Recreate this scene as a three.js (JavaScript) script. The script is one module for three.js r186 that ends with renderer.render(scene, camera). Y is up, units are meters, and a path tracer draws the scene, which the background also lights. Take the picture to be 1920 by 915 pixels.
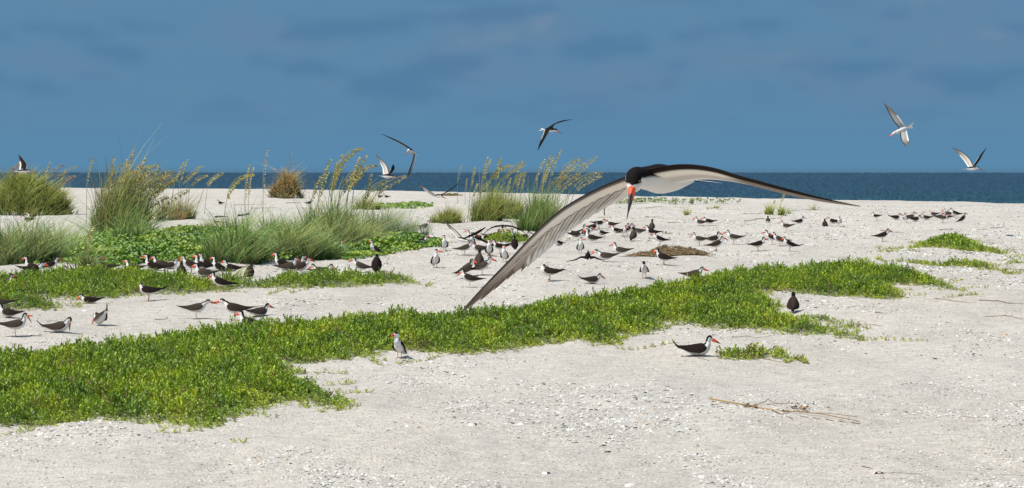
import * as THREE from 'three';
import { createNoise2D, createNoise3D } from 'simplex-noise';

// ---------------------------------------------------------------- camera, sky, sun, exposure
const W = 1920, H = 915, F = 4200;                       // the photograph's pixels and its focal length in them
const CAM = new THREE.Vector3(0, 2.2, 0);
const PITCH = Math.atan((H / 2 - 323) / F);              // the horizon lies at row 323
const scene = new THREE.Scene();
const camera = new THREE.PerspectiveCamera(2 * Math.atan(H / 2 / F) * 180 / Math.PI, W / H, 0.5, 60000);
camera.position.copy(CAM);
camera.rotation.x = -PITCH;
const SUN = new THREE.Vector3(-0.50, 0.80, 0.22).normalize();

function seeded(seed) { let a = seed >>> 0; return () => { a = (a + 0x6d2b79f5) | 0; let t = Math.imul(a ^ (a >>> 15), 1 | a); t = (t + Math.imul(t ^ (t >>> 7), 61 | t)) ^ t; return ((t ^ (t >>> 14)) >>> 0) / 4294967296; }; }
const rnd = seeded(20240611);
const n2 = createNoise2D(seeded(11)), n3 = createNoise3D(seeded(12));
const clamp = (v, a, b) => Math.min(b, Math.max(a, v)), lerp = (a, b, t) => a + (b - a) * t;
const sstep = (a, b, v) => { const t = clamp((v - a) / (b - a), 0, 1); return t * t * (3 - 2 * t); };
const mix3 = (a, b, t) => [lerp(a[0], b[0], t), lerp(a[1], b[1], t), lerp(a[2], b[2], t)];
const fbm3 = (x, y, z, o) => { let s = 0, a = 0.5, f = 1; for (let i = 0; i < o; i++) { s += a * n3(x * f, y * f, z * f); a *= 0.5; f *= 2.03; } return s; };
const fbm2 = (x, y, o) => { let s = 0, a = 0.5, f = 1; for (let i = 0; i < o; i++) { s += a * n2(x * f, y * f); a *= 0.5; f *= 2.03; } return s; };

{ // a storm-blue overcast that lightens overhead and towards the sun
  const w = 2048, h = 1024, data = new Float32Array(w * h * 4);
  for (let j = 0; j < h; j++) for (let i = 0; i < w; i++) {
    const ph = ((j + 0.5) / h - 0.5) * Math.PI, th = ((i + 0.5) / w - 0.5) * 2 * Math.PI;
    const y = Math.sin(ph), c = Math.cos(ph), x = c * Math.cos(th), z = c * Math.sin(th);
    const e = Math.max(ph, 0) * 180 / Math.PI;
    let col = mix3([0.100, 0.250, 0.412], [0.110, 0.241, 0.390], sstep(0, 2.2, e));
    col = mix3(col, [0.20, 0.31, 0.47], sstep(5, 40, e));
    col = mix3(col, [0.30, 0.42, 0.60], sstep(30, 90, e));
    const cl = fbm3(x * 9, y * 34, z * 9, 5) + 0.3 * fbm3(x * 30, y * 90 + 5, z * 30, 4), dk = fbm3(x * 12 + 7, y * 60, z * 12, 5);
    const low = sstep(0.6, 2.6, e);
    col = mix3(col, [0.124, 0.236, 0.378], 0.9 * sstep(-0.12, 0.42, cl) * low);
    col = mix3(col, [0.185, 0.275, 0.405], 0.7 * sstep(0.30, 0.62, cl) * sstep(2, 4, e));
    col = mix3(col, [0.082, 0.202, 0.350], 0.75 * sstep(0.06, 0.38, dk) * sstep(0.9, 2.2, e));
    const s = Math.max(0, x * SUN.x + y * SUN.y + z * SUN.z);
    const up = sstep(3, 30, e);
    for (let q = 0; q < 3; q++) col[q] *= 1 + up * (0.5 * s + 0.9 * Math.pow(s, 6));
    if (ph < 0) col = mix3(col, [0.10, 0.16, 0.22], sstep(0, 0.3, -ph));
    col = col.map((q) => q / 1.15);
    const o = (j * w + i) * 4; data[o] = col[0]; data[o + 1] = col[1]; data[o + 2] = col[2]; data[o + 3] = 1;
  }
  const t = new THREE.DataTexture(data, w, h, THREE.RGBAFormat, THREE.FloatType);
  t.mapping = THREE.EquirectangularReflectionMapping; t.magFilter = t.minFilter = THREE.LinearFilter; t.needsUpdate = true;
  scene.background = t; scene.environment = t;
}
const sun = new THREE.DirectionalLight(new THREE.Color(1, 0.925, 0.81), 4.8);
sun.position.copy(SUN).multiplyScalar(120).add(new THREE.Vector3(0, 0, -60)); sun.target.position.set(0, 0, -60);
sun.castShadow = true; sun.shadow.mapSize.set(4096, 4096);
Object.assign(sun.shadow.camera, { left: -60, right: 60, top: 80, bottom: -80, near: 1, far: 300 });
scene.add(sun, sun.target);
const renderer = new THREE.WebGLRenderer({ antialias: true });
renderer.setSize(1024, 488); renderer.toneMapping = THREE.LinearToneMapping; renderer.toneMappingExposure = 1.15;
renderer.shadowMap.enabled = true;

// ---------------------------------------------------------------- helpers
const RIGHT = new THREE.Vector3(1, 0, 0), FWD = new THREE.Vector3(0, -Math.sin(PITCH), -Math.cos(PITCH)), UP = new THREE.Vector3(0, Math.cos(PITCH), -Math.sin(PITCH));
const ray = (px, py) => new THREE.Vector3().addScaledVector(RIGHT, (px - W / 2) / F).addScaledVector(UP, -(py - H / 2) / F).add(FWD);
const at = (px, py, depth) => ray(px, py).multiplyScalar(depth).add(CAM);
const used = new Map();
function numbered(name) { const k = used.get(name) || 0; used.set(name, k + 1); return k ? name + '_' + String(k).padStart(3, '0') : name; }
function tag(o, label, category, group, kind) { if (label) o.userData.label = label; if (category) o.userData.category = category; if (group) o.userData.group = group; if (kind) o.userData.kind = kind; return o; }
function base(name, p, turn = 0) { const o = new THREE.Group(); o.name = numbered(name); o.position.copy(p); o.rotation.y = turn; scene.add(o); return o; }
class Geo {                                                // collects triangles with a colour per vertex
  constructor() { this.p = []; this.c = []; this.i = []; this.u = []; }
  v(x, y, z, c) { this.p.push(x, y, z); this.c.push(c[0], c[1], c[2]); return this.p.length / 3 - 1; }
  t(a, b, c) { this.i.push(a, b, c); }
  geometry() {
    const g = new THREE.BufferGeometry();
    g.setAttribute('position', new THREE.Float32BufferAttribute(this.p, 3));
    g.setAttribute('color', new THREE.Float32BufferAttribute(this.c, 3));
    g.setIndex(this.i); g.computeVertexNormals(); return g;
  }
  // a strip that follows points, width w(t), facing side vector s
  ribbon(pts, side, w, col) {
    let a0 = -1, b0 = -1; const n = pts.length - 1;
    for (let k = 0; k <= n; k++) {
      const t = k / n, ww = w(t), p = pts[k], c = col(t);
      const a = this.v(p.x - side.x * ww, p.y - side.y * ww, p.z - side.z * ww, c), b = this.v(p.x + side.x * ww, p.y + side.y * ww, p.z + side.z * ww, c);
      if (k) { this.t(a0, b0, b); this.t(a0, b, a); } a0 = a; b0 = b;
    }
  }
  tube(pts, r, col, seg = 5) {
    const n = pts.length - 1; let prev = null;
    for (let k = 0; k <= n; k++) {
      const t = pts[Math.min(n, k + 1)].clone().sub(pts[Math.max(0, k - 1)]).normalize();
      const s = new THREE.Vector3().crossVectors(t, Math.abs(t.y) < 0.9 ? new THREE.Vector3(0, 1, 0) : new THREE.Vector3(1, 0, 0)).normalize(), q = new THREE.Vector3().crossVectors(s, t);
      const rr = r(k / n), c = col(k / n), ring = [];
      for (let j = 0; j < seg; j++) { const a = j / seg * 2 * Math.PI; ring.push(this.v(pts[k].x + (s.x * Math.cos(a) + q.x * Math.sin(a)) * rr, pts[k].y + (s.y * Math.cos(a) + q.y * Math.sin(a)) * rr, pts[k].z + (s.z * Math.cos(a) + q.z * Math.sin(a)) * rr, c)); }
      if (prev) for (let j = 0; j < seg; j++) { const m = (j + 1) % seg; this.t(prev[j], ring[j], ring[m]); this.t(prev[j], ring[m], prev[m]); }
      prev = ring;
    }
  }
}
function mesh(name, g, m, parent) { const o = new THREE.Mesh(g instanceof Geo ? g.geometry() : g, m); o.name = parent === scene ? numbered(name) : name; parent.add(o); return o; }
function catmull(cps, u) {                                 // component-wise Catmull-Rom through rows of numbers
  const n = cps.length - 1, f = clamp(u, 0, 1) * n, i = Math.min(n - 1, Math.floor(f)), t = f - i;
  const a = cps[Math.max(0, i - 1)], b = cps[i], c = cps[i + 1], d = cps[Math.min(n, i + 2)], out = [];
  for (let k = 0; k < b.length; k++) out.push(0.5 * (2 * b[k] + (c[k] - a[k]) * t + (2 * a[k] - 5 * b[k] + 4 * c[k] - d[k]) * t * t + (3 * b[k] - a[k] - 3 * c[k] + d[k]) * t * t * t));
  return out;
}
// rows: x, y, z, radius along the dorsal, radius across, dorsal vector x, y, z, then anything the colour wants
function loft(cps, rings, seg, color) {
  const g = new Geo(); let prev = null;
  const P = (u) => { const r = catmull(cps, u); return new THREE.Vector3(r[0], r[1], r[2]); };
  for (let k = 0; k <= rings; k++) {
    const u = k / rings, r = catmull(cps, u), p = new THREE.Vector3(r[0], r[1], r[2]);
    const t = P(Math.min(1, u + 0.01)).sub(P(Math.max(0, u - 0.01))).normalize();
    const n = new THREE.Vector3(r[5], r[6], r[7]); n.addScaledVector(t, -n.dot(t)).normalize();
    const b = new THREE.Vector3().crossVectors(t, n), ring = [];
    for (let j = 0; j < seg; j++) {
      const a = j / seg * 2 * Math.PI, ca = Math.cos(a) * Math.max(r[3], 0.0006), sa = Math.sin(a) * Math.max(r[4], 0.0006);
      ring.push(g.v(p.x + n.x * ca + b.x * sa, p.y + n.y * ca + b.y * sa, p.z + n.z * ca + b.z * sa, color(u, a > Math.PI ? 2 * Math.PI - a : a, r, Math.sin(a))));
    }
    if (prev) for (let j = 0; j < seg; j++) { const m = (j + 1) % seg; g.t(prev[j], ring[j], ring[m]); g.t(prev[j], ring[m], prev[m]); }
    else { const c = g.v(p.x, p.y, p.z, color(u, 0, r, 0)); for (let j = 0; j < seg; j++) g.t(c, ring[j], ring[(j + 1) % seg]); }
    if (k === rings) { const c = g.v(p.x, p.y, p.z, color(u, 0, r, 0)); for (let j = 0; j < seg; j++) g.t(c, ring[(j + 1) % seg], ring[j]); }
    prev = ring;
  }
  return g.geometry();
}
const std = (o) => new THREE.MeshStandardMaterial({ color: 0xffffff, roughness: 0.85, vertexColors: true, side: THREE.DoubleSide, ...o });

// ---------------------------------------------------------------- the ground
const CREST = [[-400, 420], [-150, 300], [-45, 195], [-19, 177], [-6, 157], [4.6, 136], [7.2, 127], [12.4, 117], [16.9, 110], [21.4, 101], [40, 84], [120, 40], [400, -20]];
const PROFILE = [[0, 0], [15.6, 0], [21, 0.05], [25, 0.14], [29, 0.33], [34, 0.54], [44, 0.66], [68, 0.80], [100, 0.86], [200, 0.90], [500, 0.9]];
function table(t, v) { let i = 0; while (i < t.length - 2 && v > t[i + 1][0]) i++; return lerp(t[i][1], t[i + 1][1], clamp((v - t[i][0]) / (t[i + 1][0] - t[i][0]), 0, 1)); }
const smoothTable = (t, v, w) => (table(t, v - w) + table(t, v - w / 2) + table(t, v) + table(t, v + w / 2) + table(t, v + w)) / 5;
const SEA = -1.25;
function G(x, d) {                                         // height of the sand at x, d metres ahead
  const s = d - table(CREST, x);
  let y = smoothTable(PROFILE, d, 1.6);
  const fade = sstep(4, -6, s);
  y += fade * (0.040 * n2(x * 0.23, d * 0.17) + 0.026 * n2(x * 0.7 + 9, d * 0.5) + 0.012 * n2(x * 2.1, d * 1.9 + 4) * sstep(90, 40, d));
  if (s > -3) { const q = s + 3; y -= q * q / (q + 9) * 0.16; }
  return Math.max(y, -4);
}
function ground(px, py) {                                  // where the line of sight through a pixel meets the sand
  const r = ray(px, py); r.multiplyScalar(1 / -r.z); let lo = 6, hi = -1;
  for (let d = 6; d < 420; d += 0.25) { if (CAM.y + r.y * d <= G(r.x * d, d)) { hi = d; break; } lo = d; }
  if (hi < 0) hi = lo = 300;
  for (let k = 0; k < 18; k++) { const m = (lo + hi) / 2; if (CAM.y + r.y * m <= G(r.x * m, m)) hi = m; else lo = m; }
  return new THREE.Vector3(r.x * hi, G(r.x * hi, hi), -hi);
}
const metre = (p) => -p.z / F;                             // metres per pixel at a point
function noiseTexture(size, fn, srgb, linear) {
  const d = new Uint8Array(size * size * 4);
  for (let j = 0; j < size; j++) for (let i = 0; i < size; i++) { const c = fn(i / size, j / size, i, j), o = (j * size + i) * 4; for (let k = 0; k < 3; k++) d[o + k] = clamp(Math.round(c[k] * 255), 0, 255); d[o + 3] = 255; }
  const t = new THREE.DataTexture(d, size, size); t.wrapS = t.wrapT = THREE.RepeatWrapping; t.magFilter = THREE.LinearFilter; t.minFilter = THREE.LinearMipmapLinearFilter; t.generateMipmaps = true;
  if (srgb) t.colorSpace = THREE.SRGBColorSpace; t.needsUpdate = true; return t;
}
// noise on a torus, so that the texture tiles
const tile = (u, v, f) => { const a = u * 2 * Math.PI, b = v * 2 * Math.PI, r = f / (2 * Math.PI); return n3(Math.cos(a) * r + 7 * Math.cos(b) * r * 0.37, Math.sin(a) * r + Math.cos(b) * r, Math.sin(b) * r + 2.3 * Math.sin(a) * r * 0.21); };
{
  const size = 1024, grain = seeded(5), cells = [], cellOf = new Map();
  const heights = new Float32Array(size * size), tone = new Float32Array(size * size);
  for (let j = 0; j < size; j++) for (let i = 0; i < size; i++) { const u = i / size, v = j / size; heights[j * size + i] = 0.35 + 0.16 * tile(u, v, 22) + 0.12 * tile(u + 0.3, v, 60) + 0.10 * (grain() - 0.5); tone[j * size + i] = 0.9 + 0.04 * tile(u, v + 0.4, 9) + 0.05 * tile(v, u, 40) + 0.10 * (grain() - 0.5); }
  for (let k = 0; k < 15000; k++) {                        // grit and crushed shell, 4 to 14 mm
    const cx = grain() * size, cy = grain() * size, r = 0.9 + 2.6 * grain() ** 4, el = 0.5 + 0.5 * grain(), an = grain() * 6.28, tn = grain() < 0.72 ? 1.0 + 0.18 * grain() : 0.45 + 0.3 * grain(), hh = 0.12 + 0.5 * grain() * (r / 3.5);
    const R = Math.ceil(r + 1);
    for (let y = -R; y <= R; y++) for (let x = -R; x <= R; x++) {
      const q = Math.hypot(x * Math.cos(an) + y * Math.sin(an), (y * Math.cos(an) - x * Math.sin(an)) / el) / r; if (q > 1) continue;
      const o = ((Math.floor(cy + y) + size) % size) * size + ((Math.floor(cx + x) + size) % size);
      heights[o] = Math.max(heights[o], 0.35 + hh * Math.sqrt(1 - q * q)); tone[o] = lerp(tone[o], tn, 0.8);
    }
  }
  const map = noiseTexture(size, (u, v, i, j) => { const t = tone[j * size + i]; return [t * 0.80, t * 0.785, t * 0.76]; }, true);
  const bump = noiseTexture(size, (u, v, i, j) => { const t = heights[j * size + i]; return [t, t, t]; });
  const REP = 1 / 3.1;
  const rows = [], cols = [];
  for (let d = -60; d < 8; d += 4) rows.push(d);
  for (let d = 8; d < 70; d += 0.07 + d * 0.0042) rows.push(d);
  for (let d = 70; d < 430; d += 0.35 + (d - 70) * 0.012) rows.push(d);
  const NC = 330; for (let i = 0; i <= NC; i++) { const t = i / NC * 2 - 1; cols.push(0.27 * t + (1.35 - 0.27) * Math.sign(t) * Math.abs(t) ** 9); }
  const pos = [], uv = [], col = [], idx = [], m = cols.length;
  for (const d of rows) for (const c of cols) {
    const x = c * Math.max(20, Math.abs(d) + 8); pos.push(x, G(x, d), -d); uv.push(x * REP + 0.13 * n2(x * 0.11, d * 0.11), d * REP + 0.13 * n2(x * 0.11 + 50, d * 0.11));
    let k = 0.90 + 0.10 * fbm2(x * 0.35, d * 0.22, 3) + 0.08 * fbm2(x * 0.09 + 30, d * 0.06, 2);
    const s = d - table(CREST, x), wet = sstep(6, 14, s);
    k *= 1 - 0.45 * wet; k *= 1 + 0.06 * sstep(40, 70, d);
    const grey = clamp(0.5 + 0.6 * fbm2(x * 0.16 + 70, d * 0.12, 2), 0, 1);
    col.push(k, k * lerp(0.948, 0.962, grey), k * lerp(0.868, 0.922, grey));
  }
  for (let j = 0; j < rows.length - 1; j++) for (let i = 0; i < m - 1; i++) { const a = j * m + i; idx.push(a, a + 1, a + m + 1, a, a + m + 1, a + m); }
  const g = new THREE.BufferGeometry(); g.setAttribute('position', new THREE.Float32BufferAttribute(pos, 3)); g.setAttribute('uv', new THREE.Float32BufferAttribute(uv, 2)); g.setAttribute('color', new THREE.Float32BufferAttribute(col, 3)); g.setIndex(idx); g.computeVertexNormals();
  const sand = mesh('beach', g, new THREE.MeshStandardMaterial({ color: new THREE.Color(1, 1, 1), vertexColors: true, map, bumpMap: bump, bumpScale: 0.022, roughness: 0.95, side: THREE.DoubleSide }), scene);
  tag(sand, 'pale grey shell sand beach rising gently towards the water', null, null, 'structure');
}
{ // the sea: chop as real relief, rows evenly spread in 1 / distance
  const rows = [], cols = [], NR = 330, NC = 1150;
  for (let j = 0; j <= NR; j++) rows.push(1 / lerp(1 / 62, 1 / 16000, (j / NR) ** 0.8));
  for (let i = 0; i <= NC; i++) { const t = i / NC * 2 - 1; cols.push(0.28 * t + 1.1 * Math.sign(t) * Math.abs(t) ** 15); }
  const pos = [], col = [], idx = [], m = cols.length;
  const OCT = [[0.6, 0.26], [1.3, 0.5], [2.8, 0.85], [6, 1.4], [14, 2.2], [32, 3.2], [75, 4.5]];
  rows.forEach((d, j) => { for (const c of cols) {
    const x = c * d; let y = 0; const cell = d * 0.56 / NC;
    for (const [L, A] of OCT) { const f = sstep(0.8, 2.2, L / cell / 2) * sstep(16, 7, L / cell / 2); if (f > 0) { const q = n2(x / L + L * 13, d / (L * 0.75) + L * 7); y += f * A * (0.5 - Math.abs(q)); } }
    pos.push(x, SEA + y * sstep(62, 120, d), -d);
    // wind-roughened and smooth patches, a few wave lengths long
    const off = d - table(CREST, x), sh = Math.exp(-Math.max(0, off - 15) / 150), q = 7700 / d;
    const pt = 0.55 * n2(x / d * 330, q / 1.5) + 0.30 * n2(x / d * 95 + 40, q / 2.6 + 9) + 0.16 * n2(x / d * 22 + 80, q / 6 + 30);
    let b = mix3([0.003, 0.020, 0.038], [0.018, 0.074, 0.080], clamp(sh * 0.9, 0, 1)); const w = clamp(1 + 1.1 * pt, 0.2, 2.3); col.push(b[0] * w, b[1] * w, b[2] * w);
  } });
  for (let j = 0; j < rows.length - 1; j++) for (let i = 0; i < m - 1; i++) { const a = j * m + i; idx.push(a, a + 1, a + m + 1, a, a + m + 1, a + m); }
  const g = new THREE.BufferGeometry(); g.setAttribute('position', new THREE.Float32BufferAttribute(pos, 3)); g.setAttribute('color', new THREE.Float32BufferAttribute(col, 3)); g.setIndex(idx); g.computeVertexNormals();
  const sea = mesh('sea', g, new THREE.MeshPhysicalMaterial({ vertexColors: true, roughness: 0.32, specularIntensity: 0.22, side: THREE.DoubleSide }), scene);
  tag(sea, 'dark blue green choppy sea reaching to the horizon', null, null, 'structure');
}
// ---------------------------------------------------------------- birds on the ground
const feather = new THREE.MeshPhysicalMaterial({ vertexColors: true, roughness: 0.9, specularIntensity: 0.25, side: THREE.DoubleSide }), horn = std({ roughness: 0.45 }), skin = std({ roughness: 0.6 });
const BLACK = [0.0085, 0.0065, 0.006], BROWN = [0.020, 0.012, 0.009], WHITE = [0.70, 0.69, 0.67], ORANGE = [0.80, 0.085, 0.012], TIP = [0.018, 0.016, 0.018], LEG = [0.50, 0.19, 0.11];
const COATS = [[[0.0085, 0.0065, 0.006], [0.018, 0.011, 0.0085]], [[0.014, 0.010, 0.008], [0.036, 0.024, 0.018]], [[0.020, 0.014, 0.011], [0.062, 0.046, 0.036]]];
const FLOCK = 'black and white skimmers of the beach colony', FLYERS = 'skimmers in flight over the beach';
const NECK = { // neck x, y; head x, y; head pitch in degrees
  up: [0.108, 0.228, 0.122, 0.262, -20], tall: [0.098, 0.252, 0.106, 0.298, -12], low: [0.118, 0.212, 0.138, 0.232, -18], fwd: [0.138, 0.212, 0.172, 0.232, -14],
  tuck: [0.085, 0.215, 0.078, 0.226, -10], down: [0.138, 0.192, 0.168, 0.182, -62], preen: [0.128, 0.222, 0.150, 0.230, -75], sky: [0.100, 0.246, 0.112, 0.288, 24],
};
const cache = new Map();
const cached = (key, make) => { if (!cache.has(key)) cache.set(key, make()); return cache.get(key); };
function billGeometry(B, dir, up, len, half, open, red = 0.46) {        // one mandible, flattened sideways
  const rows = [], d = dir.clone().applyAxisAngle(new THREE.Vector3().crossVectors(dir, up).normalize(), half > 0 ? open * 0.3 : -open * 0.7);
  for (let k = 0; k <= 5; k++) { const t = k / 5; const p = B.clone().addScaledVector(d, len * t).addScaledVector(up, half * 0.0065 * (1 - 0.75 * t)); rows.push([p.x, p.y, p.z, 0.0112 * (1 - t) ** 0.75 + 0.0012, 0.0085 * (1 - t) ** 1.5 + 0.0009, up.x, up.y, up.z]); }
  return loft(rows, 8, 8, (u) => mix3(ORANGE, TIP, sstep(red, red + 0.13, u)));
}
function headFrame(pose) {
  const [nx, ny, hx, hy, hp] = NECK[pose.neck], yaw = (pose.yaw || 0) * Math.PI / 180, p = (pose.pitch ?? hp) * Math.PI / 180;
  const dir = new THREE.Vector3(Math.cos(yaw) * Math.cos(p), Math.sin(p), -Math.sin(yaw) * Math.cos(p));
  const up = new THREE.Vector3(0, 1, 0); if (Math.abs(p) > 0.9) up.set(Math.cos(yaw) * 0.9, 0.4, -Math.sin(yaw) * 0.9); up.addScaledVector(dir, -up.dot(dir)).normalize();
  const N = new THREE.Vector3(nx, ny, 0), Hd = new THREE.Vector3(hx, hy, 0);
  return { N, Hd, dir, up, B: Hd.clone().addScaledVector(dir, 0.040) };
}
function bodyGeometry(pose, [BLACK, BROWN] = COATS[0]) {
  const f = headFrame(pose), tilt = (pose.tilt || 0) * Math.PI / 180, rot = (x, y) => { const dx = x - 0.02, dy = y - 0.15; return [0.02 + dx * Math.cos(tilt) - dy * Math.sin(tilt), 0.15 + dx * Math.sin(tilt) + dy * Math.cos(tilt)]; };
  const b = (x, y, rn, rb, dx, dy, th) => { const [X, Y] = rot(x, y); return [X, Y, 0, rn, rb, dx, dy, 0, th]; };
  const back = f.dir.clone().multiplyScalar(-1), hb = back.clone().multiplyScalar(0.5).addScaledVector(f.up, 1).normalize();
  const face = f.Hd.clone().addScaledVector(f.dir, 0.024);
  const rows = [
    b(-0.17, 0.155, 0.006, 0.013, 0, 1, 1.5), b(-0.13, 0.152, 0.024, 0.030, 0, 1, 1.5), b(-0.06, 0.147, 0.050, 0.049, 0, 1, 1.45), b(0.02, 0.150, 0.061, 0.057, 0, 1, 1.35), b(0.078, 0.166, 0.052, 0.047, -0.45, 1, 1.15),
    [lerp(0.105, f.N.x, 0.25), lerp(0.192, f.N.y, 0.25), 0, 0.036, 0.034, -0.9, 0.55, 0, 1.05],
    [f.N.x, f.N.y, 0, 0.0275, 0.026, -0.95, 0.35, 0, 1.1],
    [f.Hd.x, f.Hd.y, 0, 0.0295, 0.0265, hb.x, hb.y, hb.z, 1.42],
    [face.x, face.y, face.z, 0.0215, 0.0175, f.up.x, f.up.y, f.up.z, 1.0],
    [f.B.x, f.B.y, f.B.z, 0.0125, 0.0095, f.up.x, f.up.y, f.up.z, -0.4],
  ];
  return loft(rows, 54, 22, (u, a, r) => (a < r[8] ? (u > 0.55 ? BLACK : BROWN) : WHITE));
}
function wingGeometry(side, pose, [BLACK, BROWN] = COATS[0]) {
  const tilt = (pose.tilt || 0) * Math.PI / 180, lift = pose.lift || 0;
  const w = [[0.092, 0.176, 0.036, 0.012, 0.007], [0.058, 0.170, 0.050, 0.038, 0.009], [-0.02, 0.158, 0.055, 0.050, 0.010], [-0.10, 0.156, 0.042, 0.038, 0.009], [-0.175, 0.166, 0.021, 0.020, 0.006], [-0.24, 0.178, 0.003, 0.011, 0.004], [-0.30, 0.190 + lift, -0.014, 0.002, 0.002]];
  const rows = w.map(([x, y, z, rn, rb]) => { const dx = x - 0.02, dy = y - 0.15; return [0.02 + dx * Math.cos(tilt) - dy * Math.sin(tilt), 0.15 + dx * Math.sin(tilt) + dy * Math.cos(tilt), z * side, rn, rb, 0, 1, -0.5 * side]; });
  return loft(rows, 22, 10, (u, a) => (a > 2.7 && u > 0.3 && u < 0.62 ? [0.5, 0.48, 0.45] : mix3(BROWN, BLACK, u)));
}
function legGeometry(side) {
  const g = new Geo(), V = (x, y, z) => new THREE.Vector3(x, y, z * side);
  g.tube([V(-0.004, 0.118, 0.024), V(-0.012, 0.062, 0.024), V(-0.002, 0.006, 0.025)], () => 0.0042, () => LEG, 6);
  for (const [tx, tz] of [[0.034, 0.012], [0.040, 0.026], [0.032, 0.040]]) g.tube([V(-0.002, 0.006, 0.025), V(tx, 0.003, tz)], (t) => 0.0042 - 0.002 * t, () => LEG, 5);
  return g.geometry();
}
const LEGS = [legGeometry(1), legGeometry(-1)];
const TAIL = loft([[-0.12, 0.148, 0, 0.010, 0.020, 0, 1, 0], [-0.18, 0.150, 0, 0.006, 0.024, 0, 1, 0], [-0.245, 0.153, 0, 0.002, 0.030, 0, 1, 0]], 6, 10, (u, a, r, s) => (Math.abs(s) > 0.6 || a > 1.6 ? WHITE : BROWN));
const EYE = new THREE.SphereGeometry(0.0042, 8, 6); { const c = []; for (let k = 0; k < EYE.attributes.position.count; k++) c.push(0.01, 0.008, 0.006); EYE.setAttribute('color', new THREE.Float32BufferAttribute(c, 3)); }
// x, y: the pixel of the feet (or of the breast on the sand); face: 0 to the right, 90 away, 180 to the left, 270 towards the camera
function bird(x, y, face, pose, label) {
  const p = ground(x, y), sit = !!pose.sit, s = (pose.size || 1) * (0.90 + 0.08 * rnd());
  const o = base('black_skimmer', p, face * Math.PI / 180); o.scale.set(s * 0.93, s * (sit ? 1.10 : 1.05), s * 1.08);
  if (sit) o.position.y -= (pose.sit === 1 ? 0.092 : pose.sit) * s;
  const coat = Math.floor(rnd() * 3); o.rotation.y += (rnd() - 0.5) * 0.22; o.rotation.order = 'YXZ'; o.rotation.z = (rnd() - 0.5) * (sit ? 0.10 : 0.07);
  const key = JSON.stringify([pose.neck, pose.yaw || 0, pose.pitch ?? 999, pose.tilt || 0]), f = headFrame(pose);
  mesh('body', cached('body' + coat + key, () => bodyGeometry(pose, COATS[coat])), feather, o);
  mesh('upper_bill', cached('ub' + key + (pose.open || 0), () => billGeometry(f.B, f.dir, f.up, 0.080, 1, pose.open || 0)), horn, o);
  mesh('lower_bill', cached('lb' + key + (pose.open || 0), () => billGeometry(f.B, f.dir, f.up, 0.102, -1, pose.open || 0)), horn, o);
  const side = new THREE.Vector3().crossVectors(f.dir, f.up).normalize();
  for (const e of [1, -1]) { const m = mesh('eye', EYE, horn, o); m.position.copy(f.Hd).addScaledVector(f.dir, 0.021).addScaledVector(side, e * 0.0165).addScaledVector(f.up, 0.010); }
  for (const e of [1, -1]) mesh('wing', cached('wing' + coat + e + (pose.tilt || 0) + '/' + (pose.lift || 0), () => wingGeometry(e, pose, COATS[coat])), feather, o);
  const t = mesh('tail', TAIL, feather, o); if (pose.tilt) { const a = pose.tilt * Math.PI / 180; t.rotation.z = a; t.position.set(0.02 - 0.02 * Math.cos(a) + 0.15 * Math.sin(a), 0.15 - 0.02 * Math.sin(a) - 0.15 * Math.cos(a), 0); }
  if (!sit) for (const g of LEGS) mesh('leg', g, skin, o);
  return tag(o, label, 'bird', FLOCK);
}
const UPR = { neck: 'up', tilt: 12 }, TALL = { neck: 'tall', tilt: 22 }, STAND = { neck: 'up', tilt: 2 }, LOW = { neck: 'low' };
const SIT = { neck: 'low', sit: 1 }, SITUP = { neck: 'up', sit: 1, tilt: 4 }, NEST = { neck: 'tall', sit: 1, tilt: 10 };
const O = (a, b) => ({ ...a, ...b });
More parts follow.
